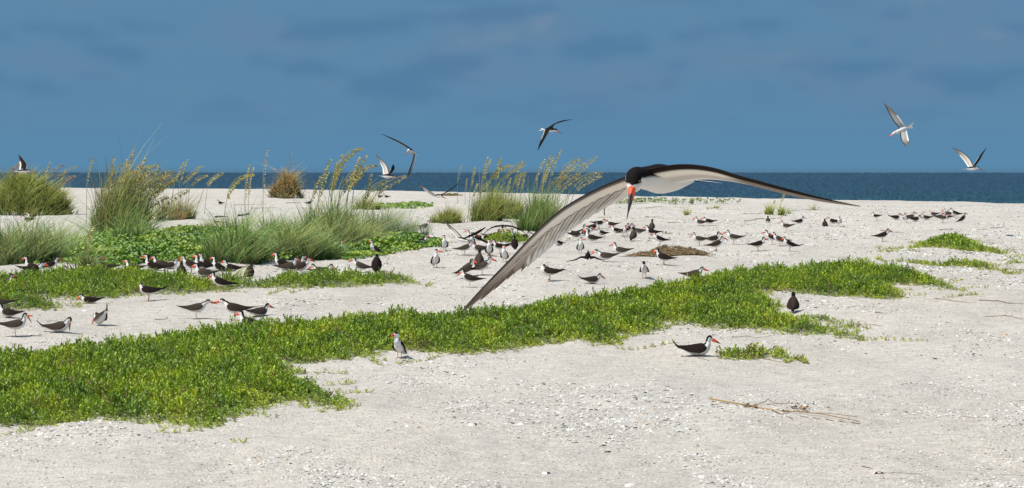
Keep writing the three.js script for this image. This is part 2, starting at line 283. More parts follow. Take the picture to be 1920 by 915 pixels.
const BIRDS = [
  // nearest birds
  [749, 672, 258, O(TALL, { yaw: -38, tilt: 26, size: 0.9 }), 'lone skimmer standing upright at the near edge of the long green mat, facing the camera'],
  [1308, 667, 352, O(SIT, { neck: 'up', lift: 0.05, sit: 0.098, size: 1.14 }), 'brown-backed skimmer nesting in the sand beside the sparse sprig row, orange bill pointing right'],
  [1487, 584, 78, O(SITUP, { sit: 0.05, tilt: 22, yaw: -14 }), 'all-dark skimmer seen from behind in the notch at the right end of the green mat'],
  [369, 598, 2, O(STAND, { neck: 'fwd' }), 'left bird of two skimmers touching bill tips, facing right'],
  [439, 601, 176, O(STAND, { neck: 'fwd', size: 1.05 }), 'right bird of two skimmers touching bill tips, facing left, by the mat'],
  [466, 616, 170, O(SITUP, { sit: 0.08 }), 'skimmer sunk behind the green mat just below the bill-touching pair'],
  [487, 593, 40, O(SIT, { neck: 'low', sit: 0.10 }), 'small dark hunched skimmer right behind the tail of the bill-touching pair'],
  [278, 565, 176, O(LOW, { neck: 'tuck', yaw: 30, size: 1.08, pitch: -40, lift: 0.03 }), 'dark skimmer standing with its head tucked and wings swept up, beside the second green mat'],
  [168, 569, 188, O(SIT, { neck: 'low', sit: 0.11, size: 0.9, pitch: -40 }), 'small skimmer crouched in the sand bay of the second green mat, tail raised'],
  [16, 595, 186, O(SITUP, { sit: 0.09, size: 0.85, pitch: -55 }), 'sitting skimmer with its bill pointing down at the left picture edge below the second mat'],
  [-4, 580, 180, O(SITUP, { sit: 0.06 }), 'skimmer cut off by the picture edge on the second green mat'],
  [30, 631, 10, O(STAND, { open: 0.9, neck: 'up' }), 'calling skimmer with wide open orange bill standing on the sand, lower left'],
  [112, 623, 4, O(SIT, { neck: 'preen', lift: 0.04, pitch: -95 }), 'resting skimmer bowing its head to the sand, between the caller and the crossed-wing bird'],
  [188, 611, 128, O(SIT, { neck: 'down', tilt: -24, lift: 0.05, sit: 0.07, yaw: 20 }), 'skimmer lying with its crossed wingtips raised like scissors on the lower left sand'],
  // left row along the sand strip behind the second mat
  [8, 545, 14, O(SITUP, { sit: 0.05 }), 'skimmer head with orange bill showing above the far left of the second mat'],
  [62, 509, 184, O(NEST, { sit: 0.08 }), 'white-necked skimmer behind the large dark sitting bird at the left end of the row'],
  [62, 514, 6, O(SIT, { size: 1.15 }), 'large dark skimmer sitting in front at the left end of the row, facing right'],
  [94, 512, 12, O(UPR, { size: 0.95 }), 'skimmer standing behind the large sitting bird with its dark-tipped bill to the right'],
  [104, 490, 6, O(SIT, {}), 'skimmer sitting higher up at the edge of the vines above the left row'],
  [134, 515, 176, O(SIT, { size: 0.85, sit: 0.10 }), 'skimmer half hidden in the near mat with only its orange bill and cap showing'],
  [168, 510, 268, O(SIT, { neck: 'low', size: 0.9 }), 'small skimmer facing the camera beside the white-fronted neighbour in the left row'],
  [180, 507, 240, O(SITUP, { size: 0.9 }), 'dark-backed skimmer squeezed behind the left row beneath the stemmed grass tuft'],
  [197, 508, 178, O(SITUP, { yaw: 170, size: 1.05, neck: 'tall' }), 'skimmer with its head turned back right over its dark tail in the left row'],
  [250, 509, 176, O(SIT, { neck: 'up' }), 'low skimmer facing left alone between two taller ones in the left row'],
  [288, 507, 178, O(NEST, { size: 1.12, open: 0.4 }), 'tall white-necked skimmer with raised open red bill, dark body stretching right'],
  [300, 501, 182, O(SITUP, { size: 0.9 }), 'white-headed skimmer partly hidden behind the tall open-billed bird'],
  [318, 505, 2, O(SITUP, {}), 'white-headed skimmer facing right just before the clustered group by the tuft'],
  [341, 519, 96, O(SITUP, { tilt: 36, sit: 0.07 }), 'skimmer seen from behind as an upright black shape in the clustered group'],
  [358, 513, 178, O(UPR, {}), 'standing skimmer with red bill to the left behind the black-backed bird'],
  [382, 520, 178, O(SIT, { neck: 'up', size: 1.1 }), 'front skimmer of the clustered group with a long dark tail pointing right'],
  [378, 505, 180, O(SITUP, { neck: 'tall' }), 'middle skimmer of the clustered group with red bill raised to the left'],
  [388, 500, 200, O(NEST, { tilt: 24 }), 'rearmost upright white skimmer of the clustered group beneath the big grass'],
  [411, 508, 170, O(NEST, { tilt: 18 }), 'white leaning skimmer directly behind the near grass tuft'],
  [434, 509, 182, O(SITUP, {}), 'skimmer looking out between the blades of the near grass tuft'],
  [466, 519, 75, O(SITUP, { tilt: 34, sit: 0.08 }), 'dark skimmer seen from behind on the right side of the near grass tuft'],
  [413, 548, 178, O(UPR, { pitch: -45, tilt: 10 }), 'skimmer standing on the second mat with red bill bent down to the left'],
  [530, 501, 182, O(NEST, { size: 1.05 }), 'white-necked skimmer standing tall at the left of the tight dark trio'],
  [541, 507, 4, O(SITUP, { size: 1.1 }), 'left bird of the tight dark trio facing right'],
  [556, 505, 4, O(SITUP, { size: 1.1 }), 'middle bird of the tight dark trio facing right'],
  [564, 510, 6, O(UPR, { sit: 0.07, size: 1.12 }), 'right bird of the tight dark trio, nearest to the bowing pair'],
  [602, 516, 178, O(SIT, { neck: 'low', pitch: -30 }), 'left-facing bird of two skimmers bowing their bills beside the second mat'],
  [607, 517, 4, O(SIT, { neck: 'low', pitch: -35, size: 1.05 }), 'right-facing bird of two skimmers bowing their bills beside the second mat'],
  [566, 478, 184, O(NEST, { sit: 0.06, tilt: 26 }), 'slim white-fronted skimmer upright on the vines, dark body to its right'],
  [606, 476, 4, O(SIT, {}), 'dark skimmer sitting on the vine edge with orange bill to the right'],
  [633, 477, 2, O(NEST, { sit: 0.07 }), 'white-fronted skimmer just right of the sitting bird on the vine edge'],
  [705, 478, 196, O(NEST, { sit: 0.05, tilt: 24 }), 'white-fronted skimmer at the vine edge above the bird seen from behind'],
  [712, 462, 90, O(SITUP, { size: 0.85 }), 'small dark skimmer buried in the vines'],
  [706, 509, 92, O(TALL, { tilt: 46, neck: 'up' }), 'tall dark skimmer standing with its back to the camera on open sand'],
  [677, 512, 176, O(UPR, { sit: 0.03 }), 'skimmer behind the tip of the second mat with slim dark bill to the left'],
  [789, 450, 262, O(NEST, { sit: 0.06, tilt: 26 }), 'white front of a skimmer standing among the vines'],
  [790, 462, 6, O(LOW, { sit: 0.06, neck: 'up' }), 'dark skimmer stretched along the right vine edge, bill to the right'],
  [797, 428, 4, O(SITUP, {}), 'dark skimmer sitting under the grass above the right vine edge'],
  // centre
  [833, 471, 265, O(TALL, { size: 0.95 }), 'slim skimmer facing the camera alone right of the vines'],
  [816, 502, 285, O(TALL, { yaw: 62, tilt: 28 }), 'white-fronted skimmer with big orange bill to the right, alone on open sand'],
  [872, 478, 6, O(UPR, {}), 'skimmer standing in profile under the low flying birds, long dark tail to the left'],
  [898, 476, 176, O(SIT, { size: 1.05, sit: 0.05 }), 'dark skimmer right behind the profile bird under the low flyers'],
  [885, 463, 268, O(NEST, { sit: 0.04 }), 'pale upright skimmer half hidden behind the profile bird'],
  [874, 521, 36, O(UPR, { yaw: -50, tilt: 20 }), 'hunched skimmer turning its orange bill towards its taller neighbour'],
  [905, 516, 4, O(UPR, { tilt: 20 }), 'white-breasted skimmer facing right beside the hunched bird'],
  [898, 503, 88, O(TALL, { tilt: 40 }), 'dark back of a skimmer rising behind the white-breasted one'],
  [880, 539, 182, O(UPR, { pitch: -42, tilt: 8 }), 'nearest of the four close skimmers by the wing tip, bill to the left'],
  [917, 480, 268, O(TALL, { tilt: 30 }), 'pale skimmer facing the camera with legs apart beneath the outspread wings'],
  [937, 475, 170, O(STAND, { size: 0.95 }), 'dark skimmer with grey legs beside the pale front-facing one'],
  [946, 492, 262, O(TALL, { yaw: 20 }), 'white-bellied skimmer facing the camera close to the long grey wing'],
  [926, 447, 6, O(SITUP, {}), 'dark skimmer with raised head at the left of the small green mat'],
  [951, 451, 182, O(NEST, { size: 1.0 }), 'white-necked skimmer with orange bill to the left on the small mat'],
  [967, 450, 200, O(NEST, { sit: 0.08 }), 'slim white-necked skimmer second on the small mat'],
  [982, 450, 8, O(SITUP, {}), 'skimmer at the right of the small mat with its head by the big grey wing'],
  [913, 452, 178, O(SIT, { sit: 0.10 }), 'dark skimmer lying at the front edge of the small mat, white underside'],
  [886, 449, 182, O(SITUP, { open: 0.8, pitch: 10 }), 'skimmer with red bill gaping to the left behind the raised wings'],
  [897, 451, 176, O(SIT, {}), 'dark skimmer resting below the gaping bird'],
  [965, 467, 92, O(TALL, { tilt: 40, size: 0.85 }), 'narrow dark skimmer seen from behind under the small mat'],
  [1046, 460, 230, O(SITUP, { size: 0.85 }), 'small skimmer between the grey wing and the pale front-facing bird'],
  [1030, 528, 180, O(STAND, { neck: 'tuck', yaw: -150, pitch: -15, size: 1.05, lift: -0.02 }), 'sleeping skimmer with its bill tucked into its back, alone on open sand'],
  [1076, 443, 184, O(SITUP, {}), 'leftmost skimmer of the crowd beside the wing, orange bill to the left'],
  [1088, 442, 4, O(NEST, { sit: 0.07 }), 'tall white-necked skimmer in the crowd beside the wing'],
  [1100, 440, 4, O(SITUP, {}), 'skimmer facing right in the middle of the crowd beside the wing'],
  [1111, 430, 40, O(SITUP, {}), 'dark-headed skimmer standing back in the crowd beside the wing'],
  [1124, 429, 6, O(LOW, { size: 1.05 }), 'skimmer leaning right with its bill against a pale neighbour'],
  [1146, 425, 180, O(SIT, { neck: 'low' }), 'rearmost dark skimmer of the crowd with a long tail to the right'],
  [1157, 437, 178, O(SITUP, {}), 'dark skimmer with orange bill to the left, centre of the second crowd'],
  [1128, 441, 200, O(SITUP, { size: 0.85 }), 'small skimmer sitting alone between the two crowds'],
  [1080, 445, 6, O(SIT, {}), 'low dark skimmer in front of the white-necked one'],
  [1110, 455, 178, O(SITUP, { neck: 'tall', sit: 0.06, size: 1.08 }), 'white-necked skimmer at the right end of the tiny green mat, bill to the left'],
  [1088, 475, 272, O(TALL, { yaw: 55 }), 'pale skimmer facing the camera below the tiny green mat'],
  [1168, 444, 300, O(UPR, { yaw: 40, size: 0.95 }), 'white-fronted skimmer at the middle of the second crowd, bill to the right'],
  [1176, 441, 10, O(UPR, {}), 'skimmer leaning right behind the white-fronted one'],
  [1184, 440, 220, O(UPR, {}), 'skimmer with raised head beside the dark-backed bird'],
  [1187, 452, 70, O(UPR, { tilt: 30 }), 'dark-backed skimmer turned away at the front of the second crowd'],
  [1198, 438, 176, O(SIT, { neck: 'low' }), 'long low dark skimmer between the dark-backed and the large standing bird'],
  [1222, 447, 180, O(UPR, { tilt: 4, size: 1.08 }), 'large standing skimmer with a long dark tail at the right of the second crowd'],
  [1222, 433, 84, O(TALL, { tilt: 34, size: 0.9 }), 'dark upright skimmer just behind the large standing one'],
  [1237, 460, 184, O(UPR, { tilt: 14 }), 'long-legged skimmer standing above the brown wrack heap'],
  [1163, 481, 178, O(LOW, { neck: 'up', sit: 0.04 }), 'skimmer with a bright orange bill at the left end of the wrack heap'],
  [1136, 491, 178, O(LOW, { neck: 'fwd', open: 0.5, sit: 0.06, size: 1.1 }), 'skimmer with a gaping red bill beside the bird with spread wings'],
  [1244, 498, 150, O(STAND, { neck: 'up', yaw: 10, tilt: 10 }), 'all-dark skimmer walking away in front of the wrack heap'],
  [1208, 522, 268, O(UPR, { pitch: -70, tilt: 12 }), 'round white-fronted skimmer with its bill pointing down above the mat'],
  [1111, 532, 6, O(SIT, { neck: 'low', lift: 0.03, pitch: -30, size: 0.9 }), 'dark skimmer flat on the sand right of the sleeping bird'],
  [1302, 524, 4, O(SITUP, { neck: 'low', sit: 0.07, size: 1.05 }), 'skimmer sitting behind the far edge of the long mat, orange bill right'],
  // right
  [1312, 423, 180, O(SIT, { neck: 'up', sit: 0.06, open: 0.5 }), 'open-billed bird of the close pair beyond the wrack heap'],
  [1328, 422, 178, O(LOW, { sit: 0.05 }), 'dark low bird of the close pair beyond the wrack heap, tail to the right'],
  [1311, 461, 178, O(UPR, { open: 0.7, tilt: 2 }), 'calling skimmer with thin open bill right of the wrack heap'],
  [1338, 458, 20, O(SITUP, { sit: 0.04 }), 'dark skimmer standing tail to tail with the calling one'],
  [1344, 471, 8, O(UPR, { size: 1.08 }), 'skimmer in profile facing right in front of the calling one'],
  [1375, 458, 178, O(UPR, { tilt: 2 }), 'skimmer in profile facing left behind the right-facing one'],
  [1422, 471, 6, O(UPR, { tilt: 6 }), 'skimmer facing right towards the group of three across from it'],
  [1447, 458, 180, O(UPR, {}), 'left bird of the group of three facing left with orange bill raised'],
  [1462, 462, 180, O(UPR, {}), 'middle bird of the group of three facing left'],
  [1480, 471, 184, O(UPR, { yaw: 12, lift: 0.03 }), 'right bird of the group of three with a drooping white wing edge'],
  [1440, 417, 80, O(SITUP, { size: 0.9 }), 'tiny dark skimmer turned away below the green grass tuft'],
  [1474, 434, 180, O(LOW, { neck: 'up' }), 'skimmer standing alone with bill down to the left, below the grass tuft'],
  [1499, 419, 8, O(SITUP, {}), 'small dark skimmer sitting with dark bill to the right, beyond the lone one'],
  [1547, 424, 88, O(SITUP, { tilt: 36, size: 0.9 }), 'dark bottle-shaped skimmer seen from behind, left of two close birds'],
  [1561, 419, 186, O(SIT, { neck: 'low' }), 'dark crouching bird of the two close ones beside the bottle-shaped skimmer'],
  [1573, 425, 262, O(UPR, { size: 0.95 }), 'pale-fronted bird of the two close ones beside the bottle-shaped skimmer'],
  [1643, 413, 150, O(UPR, { size: 0.9, tilt: 0 }), 'small skimmer standing alone left of the far resting flock'],
  [1655, 453, 10, O(UPR, {}), 'dark skimmer walking right on the sand above the far green strips'],
  [1680, 412, 8, O(SIT, { lift: 0.08, tilt: -8 }), 'skimmer with raised wingtips at the left end of the far resting flock'],
  [1698, 418, 250, O(UPR, { size: 0.95 }), 'white-fronted skimmer standing in front of the far resting flock'],
  [1708, 410, 4, O(SIT, { neck: 'up' }), 'skimmer with white cheek and orange bill in the left half of the far flock'],
  [1716, 415, 8, O(SIT, { lift: -0.02 }), 'low dark skimmer at the front of the far flock'],
  [1729, 409, 268, O(NEST, { size: 0.85 }), 'pale upright skimmer in the middle of the far flock'],
  [1736, 412, 176, O(SIT, {}), 'dark skimmer lying directly before the pale upright one'],
  [1750, 405, 178, O(SIT, { neck: 'low', yaw: 140 }), 'round-headed dark skimmer resting at the back of the far flock'],
  [1762, 410, 6, O(SIT, {}), 'dark skimmer lying right of the round-headed one'],
  [1776, 409, 182, O(SITUP, { size: 0.95 }), 'dark skimmer beneath the large one at the right of the far flock'],
  [1777, 404, 178, O(SIT, { neck: 'up', open: 0.6 }), 'skimmer with open dark bill left of the large one in the far flock'],
  [1791, 407, 180, O(UPR, { sit: 0.04, size: 1.1 }), 'large skimmer with a long tail to the right at the back of the far flock'],
  [1768, 418, 4, O(LOW, {}), 'skimmer standing low in front of the far flock, facing right'],
  [1804, 418, 12, O(TALL, { tilt: 32, size: 0.95 }), 'upright skimmer at the right end of the far flock, orange bill right'],
  // far left and beyond the grasses
  [52, 416, 178, O(SIT, { size: 1.1 }), 'dark skimmer resting on the sand below the yellow green bush'],
  [60, 409, 176, O(SIT, {}), 'second dark skimmer right behind the one below the yellow green bush'],
  [296, 416, 182, O(SIT, {}), 'white-headed skimmer resting right of the big sea oats'],
  [306, 415, 30, O(SITUP, { sit: 0.10 }), 'dark-headed skimmer behind the white-headed one right of the big sea oats'],
  [413, 383, 160, O(SITUP, { size: 0.95 }), 'tiny dark skimmer by the drooping seed plume'],
  [580, 385, 30, O(SITUP, { sit: 0.05 }), 'dark skimmer on the sand right below the brown dry clump'],
  [712, 371, 150, O(SIT, { size: 1.1 }), 'left one of two tiny skimmers on the far sand beneath the pair of flyers'],
  [724, 371, 200, O(SITUP, { size: 1.1 }), 'right one of two tiny skimmers on the far sand beneath the pair of flyers'],
];
for (const b of BIRDS) bird(...b);

// ---------------------------------------------------------------- birds in flight
// A flyer is drawn from points seen in the photograph (pixel x, pixel y, metres behind its own depth); wings are solid sheets between a leading and a trailing edge.
function wingSheet(spec, toLocal, faceDir, NU = 40, NC = 16) {
  const le = spec.le.map((q) => toLocal(q).toArray()), te = spec.te.map((q) => toLocal(q).toArray());
  const g = new Geo(), L = (u) => new THREE.Vector3(...catmull(le, u)), T = (u) => new THREE.Vector3(...catmull(te, u));
  const point = (u, c, off) => { const a = L(u), b = T(u); const ch = b.clone().sub(a), du = L(Math.min(1, u + 0.02)).sub(L(Math.max(0, u - 0.02))); let n = new THREE.Vector3().crossVectors(du, ch); if (n.lengthSq() < 1e-14) n.copy(faceDir); n.normalize(); if (n.dot(faceDir) < 0) n.negate(); const len = ch.length(); const th = (0.008 * (1 - 0.75 * u) + 0.002) * Math.min(1, len / 0.05) * Math.sqrt(c) * (1 - c) * 2.2; const camber = 0.07 * len * 4 * c * (1 - c); return { p: a.addScaledVector(ch, c).addScaledVector(n, off * th + (spec.under ? -1 : 1) * camber * (spec.camber ?? 1)), n }; };
  const dark = spec.dark || 0;
  const under = (u, c) => { let w = mix3(spec.pale ? [0.82, 0.775, 0.70] : [0.50, 0.465, 0.42], spec.pale ? [0.24, 0.20, 0.165] : [0.075, 0.06, 0.05], Math.max(sstep(0.40, 0.85, u + 0.2 * (c - 0.5)), dark * sstep(0.45, 0.6, u))); w = mix3(w, mix3(w, [0.30, 0.27, 0.24], 0.55), sstep(0.35, 0.6, c) * sstep(0.92, 0.78, c) * sstep(0.0, 0.2, u)); w = mix3(w, BROWN, sstep((spec.band ?? 0.13) + 0.04, (spec.band ?? 0.13) - 0.03, c)); if (u < 0.62) w = mix3(w, WHITE, sstep(0.80, 0.88, c)); return w; };
  const top = (u, c) => (c > 0.9 && u < 0.55 ? WHITE : mix3(BLACK, BROWN, c));
  const grid = (off, colour) => { const rows = []; for (let i = 0; i <= NU; i++) { const r = []; for (let j = 0; j <= NC; j++) { const u = i / NU, c = j / NC; const q = point(u, c, off).p; r.push(g.v(q.x, q.y, q.z, colour(u, c))); } rows.push(r); } for (let i = 0; i < NU; i++) for (let j = 0; j < NC; j++) { const a = rows[i][j], b = rows[i][j + 1], c = rows[i + 1][j + 1], d = rows[i + 1][j]; g.t(a, b, c); g.t(a, c, d); } };
  const front = spec.under ? under : top, rear = spec.under ? top : under;
  grid(1, front); grid(-1, rear);
  return { geometry: g.geometry(), point };
}
function flyer(depth, spec, label) {
  const mid = at(spec.tail[0], spec.tail[1], depth).lerp(at(spec.head[0], spec.head[1], depth), 0.5), o = base('black_skimmer', mid);
  const toLocal = (q) => at(q[0], q[1], depth + (q[2] || 0)).sub(mid);
  const cam = CAM.clone().sub(mid).normalize(), S = (v) => new THREE.Vector3().addScaledVector(RIGHT, v[0]).addScaledVector(UP, v[1]).addScaledVector(FWD, -v[2]).normalize();
  const A = toLocal(spec.tail), B = toLocal(spec.head), C = toLocal(spec.bill), dorsal = S(spec.dorsal), bs = spec.girth || 1;
  const dir = C.clone().sub(B).normalize(), hd = B.clone();
  const hup = dorsal.clone().addScaledVector(dir, -dorsal.dot(dir)).normalize();
  const P = (t) => A.clone().lerp(B, t).addScaledVector(dorsal, -(spec.sag || 0) * Math.sin(Math.PI * t));
  const row = (p, rn, rb, n, th, k = bs) => [p.x, p.y, p.z, rn * k, rb * k, n.x, n.y, n.z, th];
  const hs = spec.headSize || 1, fc = hd.clone().addScaledVector(dir, 0.026), bb = hd.clone().addScaledVector(dir, 0.042);
  const rows = [row(P(0), 0.008, 0.014, dorsal, 0.9), row(P(0.14), 0.022, 0.028, dorsal, 1.2), row(P(0.34), 0.040, 0.044, dorsal, 1.3), row(P(0.56), 0.050, 0.050, dorsal, 1.35), row(P(0.74), 0.042, 0.042, dorsal, 1.3), row(P(0.88), 0.029, 0.029, dorsal, 1.25, bs * (spec.nape || 1)), row(hd, 0.0285, 0.0255, hup, 1.4, hs), row(fc, 0.0215, 0.018, hup, spec.brow ?? 1.0, hs), row(bb, 0.0125, 0.0095, hup, -0.4, hs)];
  mesh('body', loft(rows, 60, 26, (u, a, r) => (a < r[8] ? BLACK : WHITE)), feather, o);
  mesh('upper_bill', billGeometry(bb, dir, hup, 0.066, 1, spec.open || 0, spec.red), horn, o);
  mesh('lower_bill', billGeometry(bb, dir, hup, spec.bill2 || 0.105, -1, spec.open || 0, spec.red), horn, o);
  const side = new THREE.Vector3().crossVectors(dir, hup).normalize();
  for (const e of [1, -1]) { const m = mesh('eye', EYE, horn, o); m.position.copy(hd).addScaledVector(dir, 0.021).addScaledVector(side, e * 0.0165).addScaledVector(hup, 0.011); }
  if (spec.fan) { // tail fan: two forked halves from the rump
    const g = new Geo(), rump = P(0.1), ax = A.clone().sub(B).normalize(); const sd = new THREE.Vector3().crossVectors(ax, dorsal).normalize(), K = 8;
    for (const off of [0.002, -0.002]) { const c0 = g.v(...rump.clone().addScaledVector(dorsal, off).toArray(), WHITE); let prev = -1; for (let k = 0; k <= K; k++) { const t = k / K * 2 - 1, q = rump.clone().addScaledVector(ax, spec.fan * (0.8 + 0.25 * Math.abs(t))).addScaledVector(sd, spec.fan * 0.55 * t).addScaledVector(dorsal, off * 0.5); const v = g.v(q.x, q.y, q.z, off > 0 && Math.abs(t) < 0.5 ? BROWN : WHITE); if (k) g.t(c0, prev, v); prev = v; } }
    mesh('tail', g, feather, o);
  }
  if (spec.feet) for (const q of spec.feet) { const g = new Geo(), p = toLocal(q), k = p.clone().addScaledVector(A.clone().sub(B).normalize(), 0.03); g.tube([p, k.clone().addScaledVector(dorsal, 0.004)], () => 0.0036, () => [0.6, 0.14, 0.05], 6); for (let j = -1; j <= 1; j++) g.tube([k, k.clone().addScaledVector(A.clone().sub(B).normalize(), 0.022).addScaledVector(side, 0.010 * j)], (t) => 0.0035 - 0.002 * t, () => [0.6, 0.14, 0.05], 5); mesh('foot', g, skin, o); }
  for (const w of spec.wings) {
    const s = wingSheet(w, toLocal, cam), m = mesh('wing', s.geometry, feather, o);
    if (!w.feathers) continue;
    const quill = (u0, c0, u1, c1, wd, c, lift) => { const a = s.point(u0, c0, 1), b = s.point(u1, c1, 1), pts = [], n = a.n.clone().add(b.n).normalize(); const len = a.p.distanceTo(b.p); for (let k = 0; k <= 6; k++) pts.push(a.p.clone().lerp(b.p, k / 6).addScaledVector(n, lift + 0.05 * len * Math.sin(Math.PI * k / 6) * (w.camber ?? 1) * -0.4)); const ax = b.p.clone().sub(a.p).normalize(), sd = new THREE.Vector3().crossVectors(ax, n).normalize().addScaledVector(n, 0.10).normalize(); const g = new Geo(); g.ribbon(pts, sd, (t) => wd * (0.35 + 0.65 * Math.sin(Math.PI * Math.min(1, 0.2 + t * 0.62))) * (t > 0.8 ? 1 - ((t - 0.8) / 0.2) ** 2 * 0.9 : 1), c); const fm = mesh('feather', g, feather, m), sh = new Geo(); sh.tube(pts.slice(0, 6).map((v) => v.clone().addScaledVector(n, 0.0006)), (t) => 0.0008 - 0.0005 * t, () => [0.26, 0.225, 0.19], 4); mesh('shaft', sh, feather, m); };
    for (let k = 0; k < 13; k++) { const u = 0.10 + 0.44 * k / 12, e = rnd() * 0.03; quill(u, 0.42, u + 0.10, 1.0 + e, 0.0135, (t) => mix3(mix3([0.66, 0.625, 0.575], [0.50, 0.465, 0.42], sstep(0.1, 0.5, t)), WHITE, sstep(0.5, 0.62, t)), 0.0012 + 0.0008 * (k % 2)); }
    for (let k = 0; k < 10; k++) { const q = k / 9, e = rnd() * 0.10; quill(0.47 + 0.22 * q, 0.34, 0.645 + 0.35 * q, 1.03 + e, 0.0125 - 0.006 * q, (t) => mix3(mix3([0.58, 0.54, 0.49], [0.36, 0.31, 0.27], sstep(0, 0.4, t)), k % 2 ? [0.15, 0.118, 0.095] : [0.36, 0.305, 0.255], sstep(0.3, 0.8, t)), 0.0012 + 0.0008 * (k % 2)); }
  }
  return tag(o, label, 'bird', FLYERS);
}
flyer(5.6, {
  head: [1190, 333, 0], tail: [1296, 338, 0.24], bill: [1183, 368, -0.036], dorsal: [0.05, 1, 0.18], girth: 0.76, open: 0.06, red: 0.24, brow: 1.15, headSize: 0.9, nape: 1.25, bill2: 0.088, fan: 0.10, feet: [[1228, 356, 0.075], [1240, 352, 0.085]],
  wings: [
    { under: true, feathers: true, pale: true, band: 0.07, camber: 0.45,
      le: [[1205, 322, 0.03], [1170, 334, 0.0], [1129, 350, -0.03], [1089, 370, -0.05], [1056, 390, -0.06], [1023, 417, -0.05], [991, 448, -0.02], [958, 484, 0.03], [925, 518, 0.08], [893, 551, 0.13], [867, 581, 0.17]],
      te: [[1200, 356, 0.15], [1172, 372, 0.13], [1134, 390, 0.10], [1090, 417, 0.08], [1056, 441, 0.07], [1028, 466, 0.07], [1001, 489, 0.08], [970, 508, 0.10], [937, 532, 0.125], [905, 558, 0.15], [868, 583, 0.172]] },
    { under: true, feathers: false, pale: true, band: 0.17, camber: 0.15, dark: 1,
      le: [[1208, 320, 0.02], [1240, 313, -0.01], [1275, 309, -0.04], [1310, 311, -0.05], [1345, 318, -0.05], [1382, 330, -0.04], [1420, 340, -0.01], [1480, 356, 0.04], [1545, 372, 0.1], [1613, 386, 0.16]],
      te: [[1222, 352, 0.15], [1248, 348, 0.13], [1280, 343, 0.12], [1312, 337, 0.11], [1345, 337.5, 0.10], [1384, 342.5, 0.08], [1420, 351, 0.08], [1480, 366, 0.10], [1545, 379, 0.13], [1613, 387.5, 0.163]] },
  ],
}, 'big skimmer gliding close before the camera, grey wings spread wide and red bill hanging down');
flyer(42, { head: [1676, 249, 0], tail: [1702, 239, 0.08], bill: [1669, 255, 0], dorsal: [-0.3, 0.75, -0.7], fan: 0.15, feet: [[1698, 240, 0.03]],
  wings: [{ under: true, le: [[1686, 240, 0.0], [1676, 228, -0.05], [1667, 213, -0.05], [1657, 193, 0.05]], te: [[1698, 238, 0.05], [1693, 230, 0.02], [1680, 213, 0.02], [1658, 193, 0.05]] },
    { under: true, le: [[1688, 246, 0.0], [1688, 255, -0.1], [1691, 265, -0.2], [1699, 275, -0.3]], te: [[1700, 244, 0.05], [1702, 254, -0.03], [1704, 266, -0.16], [1699.5, 275, -0.3]] }],
}, 'high skimmer banking at upper right, pale underside and tail fan towards the camera');
flyer(52, { head: [1833, 314.5, 0], tail: [1812, 317, 0.1], bill: [1838, 317.5, 0], dorsal: [0.1, 1, 0.15], fan: 0.13,
  wings: [{ under: true, le: [[1826, 312, 0.0], [1818, 297, 0.15], [1804, 285, 0.25], [1783, 275, 0.4]], te: [[1815, 313, 0.1], [1808, 302, 0.2], [1797, 289, 0.3], [1784, 275.5, 0.4]] },
    { under: false, le: [[1829, 311, 0.0], [1837, 300, -0.15], [1843, 289, -0.25], [1850, 277, -0.3]], te: [[1824, 311, 0.08], [1831, 300, -0.07], [1839, 289, -0.2], [1849, 277, -0.3]] }],
}, 'skimmer low over the sea at far right with both wings raised in a V');
flyer(45, { head: [1042, 243.5, 0], tail: [1021, 243, 0.1], bill: [1048, 247.5, 0], dorsal: [-0.2, 1, 0.45], fan: 0.12,
  wings: [{ under: false, le: [[1037, 239, 0.0], [1042, 231, 0.1], [1054, 226, 0.2], [1074, 223.5, 0.3]], te: [[1022, 242, 0.06], [1034, 236, 0.12], [1052, 229, 0.22], [1073, 224, 0.3]] },
    { under: false, le: [[1031, 243, -0.04], [1025, 254, -0.15], [1017, 268, -0.2], [1008, 283, -0.2]], te: [[1021, 243, 0.04], [1018, 253, -0.1], [1012, 267, -0.18], [1007.5, 283, -0.2]] }],
}, 'dark-winged skimmer turning above the middle sea oats, one wing level and one hanging');
flyer(45, { head: [766, 281.5, -0.05], tail: [779, 289, 0.18], bill: [761, 289, -0.05], dorsal: [0.35, 0.4, -0.8], fan: 0.09, girth: 0.9, open: 0.2,
  wings: [{ under: true, band: 0.55, le: [[771, 279, 0.0], [757, 270, -0.1], [740, 261, -0.1], [715, 250.5, 0]], te: [[773, 283, 0.08], [757, 274, -0.02], [739, 263.5, -0.05], [715.5, 251.5, 0]] },
    { under: true, band: 0.35, le: [[776, 288, 0.0], [773, 302, -0.1], [768, 316, -0.2], [763, 332, -0.2]], te: [[781, 288, 0.08], [778, 304, -0.04], [773, 318, -0.16], [764, 333, -0.2]] }],
}, 'white skimmer wheeling above the far sea with its wings spread corner to corner');
flyer(55, { head: [736, 331, 0], tail: [715, 330, 0.1], bill: [742, 333, 0], dorsal: [0.1, 1, 0.1], fan: 0.12, girth: 1.1,
  wings: [{ under: true, le: [[730, 325, 0.0], [726, 311, 0.15], [716, 300, 0.25], [703, 288.5, 0.35]], te: [[718, 327, 0.1], [717, 315, 0.2], [711, 303, 0.28], [703.5, 289, 0.35]] },
    { under: false, le: [[732, 326, 0.0], [738, 320, -0.2], [740, 314, -0.3], [738, 308, -0.4]], te: [[728, 327, 0.06], [731, 320, -0.14], [734, 314, -0.26], [737, 308, -0.4]] }],
}, 'skimmer flapping right with an orange bill just above the sea line, left of centre');
